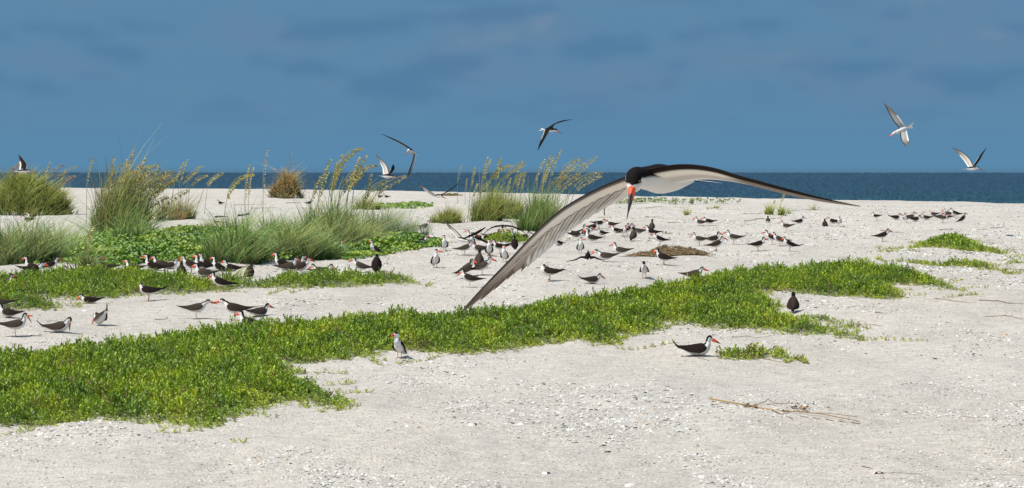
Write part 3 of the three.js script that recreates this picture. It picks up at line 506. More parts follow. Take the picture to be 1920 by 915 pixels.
flyer(55, { head: [55, 320, 0], tail: [33, 321.5, 0.08], bill: [62, 322, 0], dorsal: [0, 1, 0.2], fan: 0.13,
  wings: [{ under: false, le: [[48, 317, 0.0], [49, 308, 0.1], [44, 300, 0.2], [35, 289.5, 0.3]], te: [[38, 317, 0.1], [39, 308, 0.16], [37, 299, 0.24], [34.5, 289.5, 0.3]] },
    { under: true, le: [[47, 317, 0.14], [46, 311, 0.25], [41, 303, 0.35], [36, 295, 0.4]], te: [[36, 318, 0.18], [37, 309, 0.3], [36, 302, 0.38], [35, 296, 0.4]] }],
}, 'dark skimmer flying past the far left bush with its wings swept up');
flyer(56, { head: [827, 367.5, -0.05], tail: [815, 367, 0.18], bill: [833, 371, -0.05], dorsal: [0, 1, 0.1], fan: 0.1,
  wings: [{ under: true, le: [[819, 366, 0.0], [806, 358, 0.1], [794, 350, 0.2], [781, 344, 0.3]], te: [[814, 369, 0.1], [802, 362, 0.18], [792, 353, 0.24], [781.5, 345, 0.3]] },
    { under: false, le: [[824, 366, 0.0], [836, 360, -0.1], [848, 352, -0.2], [860, 343, -0.2]], te: [[820, 367, 0.08], [834, 363, 0.0], [848, 354, -0.15], [860, 344, -0.2]] }],
}, 'skimmer skimming the far sand with its wings in a shallow V');
flyer(44, { head: [876, 451.5, -0.03], tail: [855, 447, 0.1], bill: [882, 454, -0.03], dorsal: [0.2, 1, -0.1], fan: 0.17,
  wings: [{ under: true, band: 0.2, le: [[868, 447, 0.0], [860, 437, 0.1], [849, 427, 0.2], [833, 413, 0.3]], te: [[858, 448, 0.08], [850, 438, 0.16], [842, 428, 0.24], [833, 414, 0.3]] },
    { under: false, le: [[868, 447, 0.0], [884, 439, -0.1], [897, 432, -0.2], [913, 424, -0.2]], te: [[870, 448, 0.06], [886, 443, -0.02], [900, 436, -0.12], [912, 425, -0.2]] }],
}, 'landing skimmer with a white fanned tail among the birds by the small mat');
flyer(48, { head: [942, 425.5, -0.1], tail: [943, 424, 0.2], bill: [941.5, 431, -0.12], dorsal: [0, 1, 0.15], girth: 0.9,
  wings: [{ under: false, le: [[940, 421.5, 0.0], [926, 424, 0.0], [913, 432, 0.05], [900, 446, 0.15]], te: [[940, 425, 0.1], [925, 427, 0.1], [912, 434, 0.12], [900, 447, 0.16]] },
    { under: false, le: [[946, 421.5, 0.0], [960, 423, 0.0], [973, 428, 0.05], [986, 437, 0.15]], te: [[946, 425, 0.1], [960, 426, 0.1], [972, 430.5, 0.12], [986, 438, 0.16]] }],
}, 'black skimmer flying head on with arched wings over the small mat');
flyer(46.5, { head: [928, 454.5, -0.05], tail: [914, 456, 0.15], bill: [933, 456, -0.06], dorsal: [0, 1, 0.2], fan: 0.12,
  wings: [{ under: false, le: [[918, 455, 0.0], [907, 449, 0.05], [896, 445, 0.1], [882, 441, 0.2]], te: [[916, 458, 0.08], [905, 453, 0.1], [894, 448, 0.14], [882, 442, 0.2]] },
    { under: false, le: [[922, 457, -0.04], [938, 458.5, -0.1], [954, 456, -0.1], [972, 450, -0.1]], te: [[918, 460, 0.06], [936, 462, -0.02], [954, 458.5, -0.06], [972, 451, -0.1]] }],
}, 'skimmer stretching long dark wings low above the standing birds in the centre');
flyer(39, { head: [1103, 474, 0.1], tail: [1101, 487, -0.05], bill: [1103, 470, 0.16], dorsal: [0, 0.6, 0.8], fan: 0.06,
  wings: [{ under: false, le: [[1100, 480, 0.0], [1090, 480.5, 0.05], [1078, 486, 0.08], [1062, 490, 0.1]], te: [[1098, 487, -0.06], [1090, 485, 0.0], [1078, 488.5, 0.04], [1062, 491, 0.08]] },
    { under: false, le: [[1105, 480, 0.0], [1114, 480.5, 0.05], [1122, 484, 0.08], [1134, 488, 0.1]], te: [[1106, 487, -0.06], [1114, 485, 0.0], [1122, 487, 0.04], [1134, 489, 0.08]] }],
}, 'dark skimmer settling on the sand with both wings held out, beside the gaping bird');
// ---------------------------------------------------------------- ground cover
const leafMat = new THREE.MeshPhysicalMaterial({ vertexColors: true, roughness: 0.62, transmission: 0.42, thickness: 0, side: THREE.DoubleSide });
const grassMat = new THREE.MeshPhysicalMaterial({ vertexColors: true, roughness: 0.85, transmission: 0.3, thickness: 0, side: THREE.DoubleSide });
const dryMat = std({ roughness: 0.95 });
const V3 = (x, y, z) => new THREE.Vector3(x, y, z);
function leaf(g, p, dir, up, len, wid, c) {                // a small fleshy leaf: keel and two raised halves
  const s = V3().crossVectors(dir, up).normalize(), n = V3().crossVectors(s, dir).normalize();
  const m = p.clone().addScaledVector(dir, len * 0.55), e = p.clone().addScaledVector(dir, len).addScaledVector(n, len * 0.12);
  const a = g.v(p.x, p.y, p.z, c), k = g.v(m.x, m.y, m.z, c), t = g.v(e.x, e.y, e.z, c);
  const l = m.clone().addScaledVector(s, wid).addScaledVector(n, wid * 0.45), r = m.clone().addScaledVector(s, -wid).addScaledVector(n, wid * 0.45);
  const L = g.v(l.x, l.y, l.z, c), R = g.v(r.x, r.y, r.z, c);
  g.t(a, k, L); g.t(a, R, k); g.t(k, t, L); g.t(k, R, t);
}
function sprigGeometry(seed, upright, n) {
  const r = seeded(seed), g = new Geo(), h = upright ? 0.07 : 0.04;
  const bend = r() * 6.28, tip = V3(Math.cos(bend) * (upright ? 0.045 : 0.09), h, Math.sin(bend) * (upright ? 0.045 : 0.09));
  g.tube([V3(0, 0, 0), tip.clone().multiplyScalar(0.5).add(V3(0, 0.012, 0)), tip], () => 0.0022, () => [0.9, 0.55, 0.35], 3);
  for (let k = 0; k < n; k++) {
    const t = 0.15 + 0.85 * k / (n - 1), p = tip.clone().multiplyScalar(t), a = k * 2.4 + r(), el = (upright ? 0.15 : 0.1) + 0.9 * t * r();
    const v = 0.75 + 0.5 * r();
    leaf(g, p, V3(Math.cos(a) * Math.cos(el), Math.sin(el), Math.sin(a) * Math.cos(el)), V3(0, 1, 0), 0.026 + 0.016 * r(), 0.0075 + 0.0025 * r(), [v, v, v * (0.8 + 0.4 * r())]);
  }
  return g.geometry();
}
const SPRIGS = [1, 2, 3, 4].map((k) => sprigGeometry(40 + k, k < 3, k < 3 ? 11 : 10));
const inside = (poly, x, z) => { let c = false; for (let i = 0, j = poly.length - 1; i < poly.length; j = i++) { const a = poly[i], b = poly[j]; if ((a[1] > z) !== (b[1] > z) && x < (b[0] - a[0]) * (z - a[1]) / (b[1] - a[1]) + a[0]) c = !c; } return c; };
const edge = (poly, x, z) => { let m = 1e9; for (let i = 0, j = poly.length - 1; i < poly.length; j = i++) { const a = poly[j], b = poly[i], dx = b[0] - a[0], dz = b[1] - a[1], t = clamp(((x - a[0]) * dx + (z - a[1]) * dz) / (dx * dx + dz * dz || 1), 0, 1); m = Math.min(m, Math.hypot(x - a[0] - dx * t, z - a[1] - dz * t)); } return m; };
function outline(top, bottom, height) {                    // the traced upper edge shows leaf tips, so its foot lies lower
  const pts = [];
  for (const [x, y] of top) { const p = ground(x, y); const q = ground(x, y + height / metre(p)); pts.push([q.x, q.z]); }
  for (const [x, y] of bottom) { const p = ground(x, y); pts.push([p.x, p.z]); }
  return pts;
}
function scatter(poly, density, seed, rag) {               // points in a polygon with a ragged edge: x, y, z, distance to the edge
  const r = seeded(seed); let x0 = 1e9, x1 = -1e9, z0 = 1e9, z1 = -1e9; for (const [x, z] of poly) { x0 = Math.min(x0, x); x1 = Math.max(x1, x); z0 = Math.min(z0, z); z1 = Math.max(z1, z); }
  const out = [], n = Math.round((x1 - x0) * (z1 - z0) * density);
  for (let k = 0; k < n; k++) { const x = lerp(x0, x1, r()), z = lerp(z0, z1, r()); if (!inside(poly, x, z)) continue; const e = edge(poly, x, z) - rag * (0.5 + 0.9 * n2(x * 3.1, z * 3.1) + 0.6 * n2(x * 9, z * 9)); if (e < 0 || (e < 0.15 && r() > 0.35 + e * 4)) continue; if (rag > 0 && n2(x * 1.9 + 31, z * 1.1) + 0.5 * n2(x * 5, z * 3.3 + 8) > 0.72 && r() < 0.75) continue; out.push([x, G(x, -z), z, e]); }
  return out;
}
function instances(name, geos, mat, pts, place, label, category) {
  const o = base(name, V3(0, 0, 0)); const lists = geos.map(() => []); pts.forEach((p, k) => lists[k % geos.length].push(p));
  const M = new THREE.Matrix4(), q = new THREE.Quaternion(), e = new THREE.Euler(), s = V3(1, 1, 1), v = V3(0, 0, 0), C = new THREE.Color();
  geos.forEach((g, i) => { if (!lists[i].length) return; const m = new THREE.InstancedMesh(g, mat, lists[i].length); m.name = 'foliage'; m.userData.kind = 'stuff';
    lists[i].forEach((p, k) => { const f = place(p); v.set(f.x, f.y, f.z); e.set(f.rx || 0, f.ry || 0, f.rz || 0, 'YXZ'); q.setFromEuler(e); s.set(f.s, f.s * (f.sy || 1), f.s); M.compose(v, q, s); m.setMatrixAt(k, M); C.setRGB(...f.c); m.setColorAt(k, C); });
    o.add(m); });
  return tag(o, label, category, null, 'stuff');
}
const GREEN = [0.265, 0.390, 0.004], YGREEN = [0.520, 0.560, 0.006], DGREEN = [0.130, 0.250, 0.004], OLIVE = [0.22, 0.20, 0.04], RUSSET = [0.24, 0.12, 0.05];
function mat(top, bottom, density, seed, label, opt = {}) {
  const poly = outline(top, bottom, opt.h ?? 0.10), pts = scatter(poly, density, seed, opt.rag ?? 0.05), r = seeded(seed + 1);
  if (poly.length > 8) for (let i = 0; i < poly.length; i++) { // runners creeping out over the sand
    const a = poly[i], b = poly[(i + 1) % poly.length], L = Math.hypot(b[0] - a[0], b[1] - a[1]);
    for (let k = 0; k < L * 1.1; k++) { const t = r(); let x = lerp(a[0], b[0], t), z = lerp(a[1], b[1], t), an = r() * 6.283; const n = 3 + Math.floor(r() * r() * 14); for (let j = 0; j < n; j++) { x += Math.cos(an) * 0.055; z += Math.sin(an) * 0.055; an += (r() - 0.5) * 0.7; for (let q = 0; q < 2; q++) pts.push([x + (r() - 0.5) * 0.05, G(x, -z), z + (r() - 0.5) * 0.05, 0.05 * r()]); } }
  }
  return instances('ground_cover', SPRIGS, leafMat, pts, ([x, y, z, e]) => {
    const f = 0.5 + 0.5 * fbm2(x * 0.9 + seed, z * 0.55, 3), k = clamp(f * 1.3 - 0.2 + 0.35 * (r() - 0.5), 0, 1); let c = mix3(DGREEN, GREEN, sstep(0, 0.5, k)); c = mix3(c, YGREEN, sstep(0.45, 1, k) * (opt.yellow ?? 0.8));
    if (e < 0.25) c = mix3(c, YGREEN, 0.5 * (1 - e / 0.25)); if (r() < (opt.dry ?? 0.035) + (e < 0.12 ? 0.08 : 0)) c = mix3(c, r() < 0.5 ? OLIVE : RUSSET, 0.8);
    const old = sstep(0.38, 0.8, fbm2(x * 0.55 + seed * 0.7, z * 0.4, 3) + 0.25 * (r() - 0.5)); if (old > r() * 1.4) c = mix3(c, r() < 0.7 ? OLIVE : RUSSET, 0.75);
    const b = 0.7 + 0.6 * r(), hump = 0.22 * sstep(0, 0.6, e) * sstep(-0.5, 0.9, n2(x * 1.5, z * 1.2 + seed) + 0.4 * n2(x * 4, z * 4));
    return { x, y: y - 0.008 + hump * (0.15 + 0.5 * r()), z, ry: r() * 6.28, rx: 0.15 + (r() - 0.5) * 0.9, rz: (r() - 0.5) * 0.9, s: (0.75 + 0.55 * r()) * (0.6 + 0.4 * sstep(0, 0.35, e)) * (opt.s ?? 1), sy: 0.8 + 0.5 * sstep(0.05, 0.5, e) * (1 + 0.4 * n2(x * 2, z * 2)), c: [c[0] * b, c[1] * b, c[2] * b] };
  }, label, 'ground cover');
}
mat([[-330, 662], [-90, 650], [0, 648], [60, 645], [130, 635], [250, 628], [330, 612], [400, 604], [470, 598], [560, 588], [640, 583], [720, 580], [800, 577], [870, 575], [940, 568], [1000, 560], [1060, 553], [1120, 545], [1200, 532], [1260, 523], [1330, 511], [1400, 503], [1480, 495], [1550, 491], [1600, 488], [1660, 491], [1730, 502], [1780, 516], [1820, 533], [1856, 547]],
  [[1800, 546], [1730, 538], [1680, 535], [1690, 545], [1712, 553], [1690, 562], [1640, 561], [1570, 557], [1500, 551], [1455, 549], [1440, 557], [1475, 572], [1468, 586], [1500, 593], [1560, 597], [1600, 609], [1642, 619], [1600, 619], [1540, 605], [1505, 603], [1540, 616], [1590, 626], [1640, 634], [1652, 641], [1605, 640], [1540, 631], [1500, 629], [1440, 620], [1380, 618], [1300, 613], [1255, 606], [1262, 619], [1222, 629], [1182, 632], [1172, 646], [1140, 653], [1080, 641], [1000, 650], [975, 661], [880, 666], [840, 668], [790, 661], [750, 658], [700, 674], [620, 681], [530, 685], [572, 694], [592, 700], [530, 705], [582, 716], [622, 735], [662, 751], [674, 766], [620, 770], [560, 755], [500, 770], [470, 781], [430, 801], [370, 807], [300, 796], [180, 791], [90, 801], [0, 803], [-90, 806], [-300, 790]], 620, 101,
  'long mat of bright green fleshy ground cover running from the near left to the upper right', { h: 0.135 });
mat([[-260, 520], [-60, 513], [0, 513], [60, 512], [150, 507], [250, 507], [330, 514], [420, 524], [500, 519], [600, 511], [700, 511], [760, 514], [808, 527]], [[780, 533], [700, 537], [600, 541], [540, 546], [470, 543], [400, 548], [340, 553], [240, 560], [130, 561], [76, 564], [142, 573], [110, 582], [50, 583], [-60, 584], [-250, 575]], 420, 202, 'second mat of green ground cover crossing the left half below the row of birds', { yellow: 0.45, h: 0.08 });
mat([[1684, 464], [1716, 450], [1780, 443], [1830, 449], [1880, 464], [1914, 484]], [[1880, 479], [1830, 472], [1780, 467], [1740, 464], [1700, 467]], 260, 303, 'small humped patch of green ground cover below the far flock', { rag: 0.08, s: 1.35 });
mat([[1600, 481], [1650, 476], [1700, 479], [1750, 487], [1800, 484], [1850, 487], [1906, 506]], [[1850, 508], [1790, 500], [1740, 499], [1680, 490], [1600, 486]], 340, 404, 'thin strip of green ground cover between the long mat and the small humped patch', { rag: 0.06, s: 1.25 });
mat([[905, 443], [950, 437], [1000, 441], [1010, 446]], [[1000, 454], [950, 456], [905, 455], [895, 450]], 260, 505, 'small flat green mat under the standing birds behind the big grey wing', { rag: 0.08, s: 1.2 });
mat([[1046, 446], [1066, 441], [1088, 445]], [[1088, 450], [1050, 453]], 300, 606, 'tiny green mat beside the skimmer crowd right of the big grey wing', { rag: 0.05, s: 1.2 });
mat([[392, 590], [450, 586], [560, 588], [640, 588]], [[640, 604], [520, 606], [425, 603], [395, 600]], 340, 707, 'thin green strip at the feet of the bill-touching pair', { rag: 0.12 });
mat([[1344, 657], [1380, 660], [1440, 655], [1480, 664], [1508, 668]], [[1506, 679], [1440, 673], [1390, 675], [1348, 674]], 420, 808, 'sparse row of upright green sprigs on the sand beside the nesting skimmer', { rag: -0.04, dry: 0.2, s: 1.35, h: 0.03 });
mat([[432, 824], [462, 825]], [[462, 833], [434, 833]], 260, 909, 'tiny green sprig alone on the near sand below the long mat', { rag: 0, h: 0, s: 1.1 });
mat([[-4, 818], [32, 816]], [[32, 825], [-4, 826]], 90, 910, 'few green sprigs on the sand at the left edge', { rag: 0, h: 0, s: 1.2 });
mat([[470, 779], [520, 777]], [[522, 789], [472, 790]], 150, 911, 'small outlying sprig patch at the near edge of the long mat', { rag: 0, h: 0.02 });

// broad-leaved beach vine
function vineLeaf(seed) {
  const r = seeded(seed), g = new Geo(), K = 9, c0 = g.v(0, 0.004, 0.0, [1, 1, 1]); let prev = -1, first = -1;
  for (let k = 0; k < K; k++) { const a = k / K * 6.283, rr = 0.036 * (0.9 + 0.2 * r()) * (Math.abs(a) < 0.4 || a > 5.9 ? 0.78 : 1); const v = g.v(Math.cos(a) * rr, 0.016 * Math.cos(2 * a) + 0.008, Math.sin(a) * rr, [0.9, 0.9, 0.9]); if (k) g.t(c0, prev, v); else first = v; prev = v; }
  g.t(c0, prev, first); g.tube([V3(0, -0.09, 0), V3(0, 0, 0)], () => 0.003, () => [0.9, 0.8, 0.7], 3); return g.geometry();
}
const VINES = [71, 72, 73].map(vineLeaf);
function vines(top, bottom, density, seed, tall, label, opt = {}) {
  const poly = outline(top, bottom, tall), pts = scatter(poly, density, seed, opt.rag ?? 0.2), r = seeded(seed + 1);
  return instances('beach_vine', VINES, leafMat, pts, ([x, y, z, e]) => {
    const k = clamp(0.5 + 0.6 * fbm2(x * 0.6, z * 0.4 + seed, 3) + 0.4 * (r() - 0.5), 0, 1); let c = mix3([0.07, 0.18, 0.005], [0.20, 0.36, 0.006], sstep(0, 0.55, k)); c = mix3(c, [0.42, 0.50, 0.008], sstep(0.5, 0.95, k));
    const b = 0.85 + 0.3 * r(), hgt = tall * sstep(0, 0.7, e) * (0.55 + 0.45 * n2(x * 0.8, z * 0.8)) ;
    return { x, y: y + 0.035 + Math.max(0, hgt) * (0.25 + 0.75 * r()), z, ry: r() * 6.28, rx: 0.3 + (r() - 0.5) * 1.2, rz: (r() - 0.5) * 1.2, s: (0.7 + 0.7 * r()) * (opt.s ?? 1), c: [c[0] * b, c[1] * b, c[2] * b] };
  }, label, 'vine');
}
vines([[30, 470], [110, 440], [160, 432], [250, 425], [330, 416], [420, 420], [520, 428], [640, 432], [740, 428], [830, 432], [862, 445]], [[850, 460], [800, 466], [760, 472], [700, 478], [640, 486], [560, 491], [470, 492], [380, 492], [250, 497], [170, 497], [100, 489], [50, 488]], 420, 1001, 0.26, 'dense bed of broad yellow green beach vine leaves under the left grasses');
vines([[40, 476], [90, 458], [150, 448], [260, 444], [330, 446]], [[330, 494], [240, 499], [150, 500], [80, 494]], 200, 1004, 0.34, 'taller heap of vine leaves at the left end of the vine bed', { rag: 0.1 });
vines([[640, 466], [720, 468], [790, 462]], [[790, 470], [740, 476], [660, 489], [640, 488]], 200, 1002, 0.08, 'loose vine runners with scattered leaves at the near rim of the vine bed', { rag: 0 });
vines([[660, 381], [740, 379], [800, 378], [815, 380]], [[812, 389], [760, 392], [690, 392], [660, 390]], 18, 1003, 0.12, 'low belt of vine leaves on the far sand behind the middle grasses', { s: 1.5, rag: 0.1 });
{ // a runner of single leaves on the far sand to the right
  const pts = [], r = seeded(77); for (let k = 0; k < 190; k++) { const x = 1128 + 250 * r() ** 1.3, c = ground(x, 381.5 + 1.5 * Math.sin(x * 0.06)); c.x += (r() - 0.5) * 0.7; c.z += (r() - 0.5) * 1.2; pts.push([c.x, G(c.x, -c.z), c.z, r()]); }
  instances('beach_vine', VINES, leafMat, pts, ([x, y, z, e]) => ({ x, y: y + 0.06 + 0.16 * r(), z, ry: r() * 6.28, rx: 0.7 * (r() - 0.2), rz: (r() - 0.5), s: 1.5 + 0.8 * r(), c: mix3([0.10, 0.19, 0.012], [0.22, 0.28, 0.02], e) }), 'long thin runner of beach vine on the far sand below the right wing', 'vine');
}

// ---------------------------------------------------------------- grasses and sea oats
const WIND = V3(1, 0, -0.15);
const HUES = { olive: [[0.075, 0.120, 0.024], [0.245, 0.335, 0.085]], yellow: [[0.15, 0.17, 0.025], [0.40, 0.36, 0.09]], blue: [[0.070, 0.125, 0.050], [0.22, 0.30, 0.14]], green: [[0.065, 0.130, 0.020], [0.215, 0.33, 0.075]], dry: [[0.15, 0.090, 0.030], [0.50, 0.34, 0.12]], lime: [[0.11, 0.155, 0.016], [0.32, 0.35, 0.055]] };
function blades(g, r, n, R, h, hue, o = {}) {            // tufts of arching blades, thinner towards the rim
  const [c0, c1] = HUES[hue], tufts = [], NT = Math.max(3, Math.round(n / 55));
  for (let k = 0; k < NT; k++) { const a = r() * 6.283, q = r() ** 0.62; tufts.push([Math.cos(a) * q * R, Math.sin(a) * q * R * (o.deep ?? 0.6), (0.55 + 0.6 * r()) * (1 - 0.45 * q * q), 0.6 + 0.8 * r(), (r() - 0.5) * 0.25, r()]); }
  for (let k = 0; k < n; k++) {
    let T = tufts[Math.floor(r() * NT)]; const skirt = r() < 0.22;
    if (skirt) { const aa = r() * 6.283, qq = 0.7 + 0.55 * r() * r(); T = [Math.cos(aa) * R * qq, Math.sin(aa) * R * qq * (o.deep ?? 0.6), 0.30 + 0.3 * r(), 1, 0, T[5]]; }
    const a = r() * 6.283, q = Math.sqrt(r()), tr = 0.05 + 0.10 * R * T[3], bx = T[0] + Math.cos(a) * q * tr, bz = T[1] + Math.sin(a) * q * tr;
    const L = h * T[2] * (0.35 + 0.75 * Math.sqrt(r())) * (o.dome ? 0.6 : 1) * (r() < 0.06 ? 1.45 : 1), lean = (skirt ? 1.0 : o.lean ?? 0.45) * (0.25 + 1.1 * q) * (0.4 + r()), rq = (bx / R) ** 2 + (bz / (R * (o.deep ?? 0.6))) ** 2, wd = (o.w ?? 0.0065) * 1.55 * (0.5 + 0.8 * r());
    const out = a + (r() - 0.5), d = V3(Math.cos(out), 0, Math.sin(out)).multiplyScalar(lean).addScaledVector(WIND, (o.wind ?? 0.22) * (0.3 + 1.1 * r()) + T[4]), y0 = (o.G ? o.G(bx, bz) : 0) - 0.01 + (o.dome ? o.dome * h * Math.sqrt(Math.max(0, 1 - rq)) * Math.sqrt(r()) : 0), pts = [];
    const droop = (o.droop ?? 0.5) * r() * r() * 1.5;
    for (let s = 0; s <= 5; s++) { const t = s / 5; pts.push(V3(bx + d.x * L * (t * t * 0.9 + 0.15 * t), y0 + L * (t * (1 - 0.16 * lean) - droop * 0.5 * t * t * t), bz + d.z * L * t * t * 0.9)); }
    const side = V3(-d.z, 0, d.x); if (side.lengthSq() < 1e-6) side.set(1, 0, 0); side.normalize().lerp(V3(1, 0, 0), 0.65).normalize();
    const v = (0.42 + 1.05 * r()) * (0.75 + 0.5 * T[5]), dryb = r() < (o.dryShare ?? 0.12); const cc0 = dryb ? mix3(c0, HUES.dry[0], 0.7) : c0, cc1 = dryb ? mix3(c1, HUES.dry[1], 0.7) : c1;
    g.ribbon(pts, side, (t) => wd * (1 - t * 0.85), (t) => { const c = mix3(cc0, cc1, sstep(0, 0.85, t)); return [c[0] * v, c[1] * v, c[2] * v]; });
  }
}
function stalk(parent, r, bx, bz, h, o = {}) {             // one tall culm with its drooping, one-sided seed head
  const y0 = (o.G ? o.G(bx, bz) : 0) - 0.01, lean = (o.lean ?? 0.12) * (0.3 + 1.2 * r()), sway = (r() - 0.5) * 0.16, bend = o.plume === 'nod' ? 0.30 + 0.25 * r() : 0.05 + 0.12 * r();
  const P = (t) => V3(bx + h * (lean * t + bend * 0.9 * Math.max(0, t - 0.55) ** 2 * 3.2), y0 + h * (t - bend * 0.8 * Math.max(0, t - 0.7) ** 2 * 4), bz + h * sway * t);
  const g = new Geo(), pts = []; for (let k = 0; k <= 9; k++) pts.push(P(k / 9));
  const tone = o.tone || mix3([0.26, 0.31, 0.10], [0.46, 0.40, 0.17], r());
  g.tube(pts, (t) => 0.0085 - 0.004 * t, (t) => mix3([0.17, 0.24, 0.07], tone, t), 4);
  const st = mesh('stalk', g, grassMat, parent);
  const hg = new Geo(), from = o.from ?? 0.66, n = Math.round((o.n ?? 46) * 1.1), head = o.head || mix3([0.50, 0.39, 0.14], [0.40, 0.40, 0.15], r());
  for (let k = 0; k < n; k++) {
    const t = from + (1 - from) * (k + r()) / n, p = P(t), a = (o.plume === 'thin' ? 1.2 : 0.4) - 1.6 * r(), f = Math.sin(Math.PI * clamp((t - from) / (1 - from), 0.08, 0.97)), reach = (o.plume === 'thin' ? 0.02 : 0.07) * (0.4 + r()) * f + 0.01;
    const d = V3(Math.cos(a) * (0.5 + 0.6 * r()), Math.sin(a) - 0.35, (r() - 0.5) * 1.1).normalize(), q = p.clone().addScaledVector(d, reach), v = 0.65 + 0.7 * r(), c = [head[0] * v, head[1] * v, head[2] * v];
    hg.ribbon([p, q], V3(0, 1, 0), () => 0.0015, () => c);
    leaf(hg, q, V3(d.x, d.y - 0.8, d.z).normalize(), V3(d.z + 0.3, 0.4, 1).normalize(), 0.044 + 0.022 * r(), 0.0135, c);
  }
  const hd = mesh('seed_head', hg, grassMat, st); return hd;
}
// px, py: foot of the clump; w, h: half width and height in pixels of the photograph
function clump(name, category, px, py, w, h, hue, n, label, o = {}) {
  const p = ground(px, py), m = metre(p), r = seeded(px * 31 + py), root = base(name, p), g = new Geo();
  const Gl = (x, z) => G(p.x + x, -(p.z + z)) - p.y, R = w * m * 0.82;
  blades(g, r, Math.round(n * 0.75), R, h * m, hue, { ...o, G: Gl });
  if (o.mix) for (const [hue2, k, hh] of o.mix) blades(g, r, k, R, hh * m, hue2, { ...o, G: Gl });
  const b = mesh('blades', g, grassMat, root); b.userData.kind = 'stuff';
  for (const [sx, top, plume, extra] of o.stalks || []) { const bz = (r() - 0.5) * R * 0.8; stalk(root, r, (sx - px) * m * 0.8, bz, (py - top) * m, { G: Gl, plume, ...(extra || {}) }); }
  return tag(root, label, category, o.group);
}
const OATS = 'sea oats clumps behind the colony', TUFTS = 'low grass tufts on the beach';
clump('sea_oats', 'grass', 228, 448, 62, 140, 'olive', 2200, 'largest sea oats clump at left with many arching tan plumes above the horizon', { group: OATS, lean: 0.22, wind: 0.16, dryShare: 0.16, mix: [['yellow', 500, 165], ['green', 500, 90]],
  stalks: [[170, 290, 'nod'], [178, 300, 'nod'], [186, 318, 'nod'], [192, 293, 'thin'], [200, 308, 'nod'], [205, 285, 'nod'], [212, 296, 'thin'], [218, 276, 'thin'], [224, 300, 'nod'], [228, 284, 'nod'], [232, 306, 'nod'], [240, 290, 'thin'], [246, 283, 'nod'], [252, 300, 'nod'], [258, 312, 'nod'], [263, 296, 'nod'], [270, 300, 'nod'], [276, 306, 'nod'], [283, 300, 'nod'], [290, 316, 'nod'], [216, 330, 'nod'], [238, 334, 'nod'], [255, 338, 'nod'], [196, 340, 'nod'], [182, 345, 'nod'], [272, 336, 'nod'], [176, 330, 'nod'], [188, 352, 'nod'], [204, 346, 'nod'], [210, 318, 'nod'], [222, 352, 'nod'], [230, 322, 'nod'], [244, 318, 'nod'], [248, 350, 'nod'], [262, 326, 'nod', { lean: 0.25 }], [268, 318, 'nod', { lean: 0.3 }], [280, 326, 'nod', { lean: 0.3 }], [286, 340, 'nod', { lean: 0.35 }], [274, 352, 'nod', { lean: 0.35 }]] });
clump('sea_oats', 'grass', 318, 412, 50, 60, 'olive', 800, 'low tawny sea oats clump just right of the largest one', { group: OATS, dryShare: 0.55, lean: 0.5, mix: [['dry', 220, 40]], stalks: [[300, 310, 'nod'], [318, 300, 'thin'], [328, 296, 'thin'], [340, 308, 'nod'], [352, 298, 'nod'], [358, 314, 'nod'], [370, 312, 'nod', { lean: 0.3 }]] });
clump('sea_oats', 'grass', 618, 462, 70, 100, 'olive', 1900, 'sea oats clump with the tallest golden plume left of the flying pair', { group: OATS, lean: 0.4, dryShare: 0.12, mix: [['green', 500, 80]],
  stalks: [[575, 318, 'thin'], [590, 290, 'thin'], [604, 300, 'thin'], [612, 282, 'thin'], [618, 250, 'nod', { n: 150, from: 0.52, lean: 0.04, head: [0.43, 0.36, 0.09] }], [622, 278, 'nod', { n: 70 }], [630, 306, 'nod'], [640, 300, 'thin'], [650, 286, 'thin'], [654, 296, 'nod'], [660, 282, 'thin'], [648, 320, 'nod', { lean: 0.35 }], [672, 308, 'nod', { lean: 0.3 }], [690, 322, 'thin'], [564, 326, 'thin']] });
clump('sea_oats', 'grass', 912, 414, 34, 78, 'lime', 1300, 'middle sea oats clump with golden seed heads before the sea', { group: OATS, lean: 0.25, mix: [['olive', 200, 90]],
  stalks: [[868, 308, 'thin'], [888, 294, 'thin'], [896, 290, 'thin'], [906, 292, 'nod', { n: 80 }], [914, 290, 'nod', { n: 60 }], [920, 294, 'thin'], [930, 292, 'thin'], [938, 290, 'nod'], [946, 286, 'nod', { lean: 0.2 }], [952, 310, 'nod', { lean: 0.22 }], [960, 296, 'thin'], [872, 340, 'thin'], [884, 330, 'nod']] });
clump('sea_oats', 'grass', 952, 410, 28, 62, 'lime', 900, 'short yellow green sea oats clump between the two plumed ones in the middle', { group: OATS, lean: 0.3, stalks: [[962, 320, 'thin'], [978, 318, 'thin'], [940, 330, 'thin']] });
clump('sea_oats', 'grass', 1012, 434, 46, 84, 'green', 2200, 'bushy dark green sea oats clump with tan plumes touching the big grey wing', { group: OATS, lean: 0.32, mix: [['olive', 300, 100]],
  stalks: [[990, 292, 'thin'], [1000, 302, 'thin'], [1006, 290, 'thin'], [1012, 286, 'thin'], [1018, 310, 'nod'], [1024, 272, 'thin'], [1030, 300, 'nod'], [1034, 306, 'nod'], [1042, 272, 'nod', { n: 60 }], [1046, 284, 'nod'], [1052, 278, 'nod', { n: 60, lean: 0.2 }], [1056, 300, 'nod', { n: 60, lean: 0.2 }], [1048, 316, 'nod', { lean: 0.3 }], [1060, 312, 'nod', { lean: 0.34 }]] });
clump('grass_clump', 'grass', 838, 418, 34, 42, 'lime', 1000, 'low bright grass clump below the skimmer flying in a shallow V', { lean: 0.5, group: TUFTS });
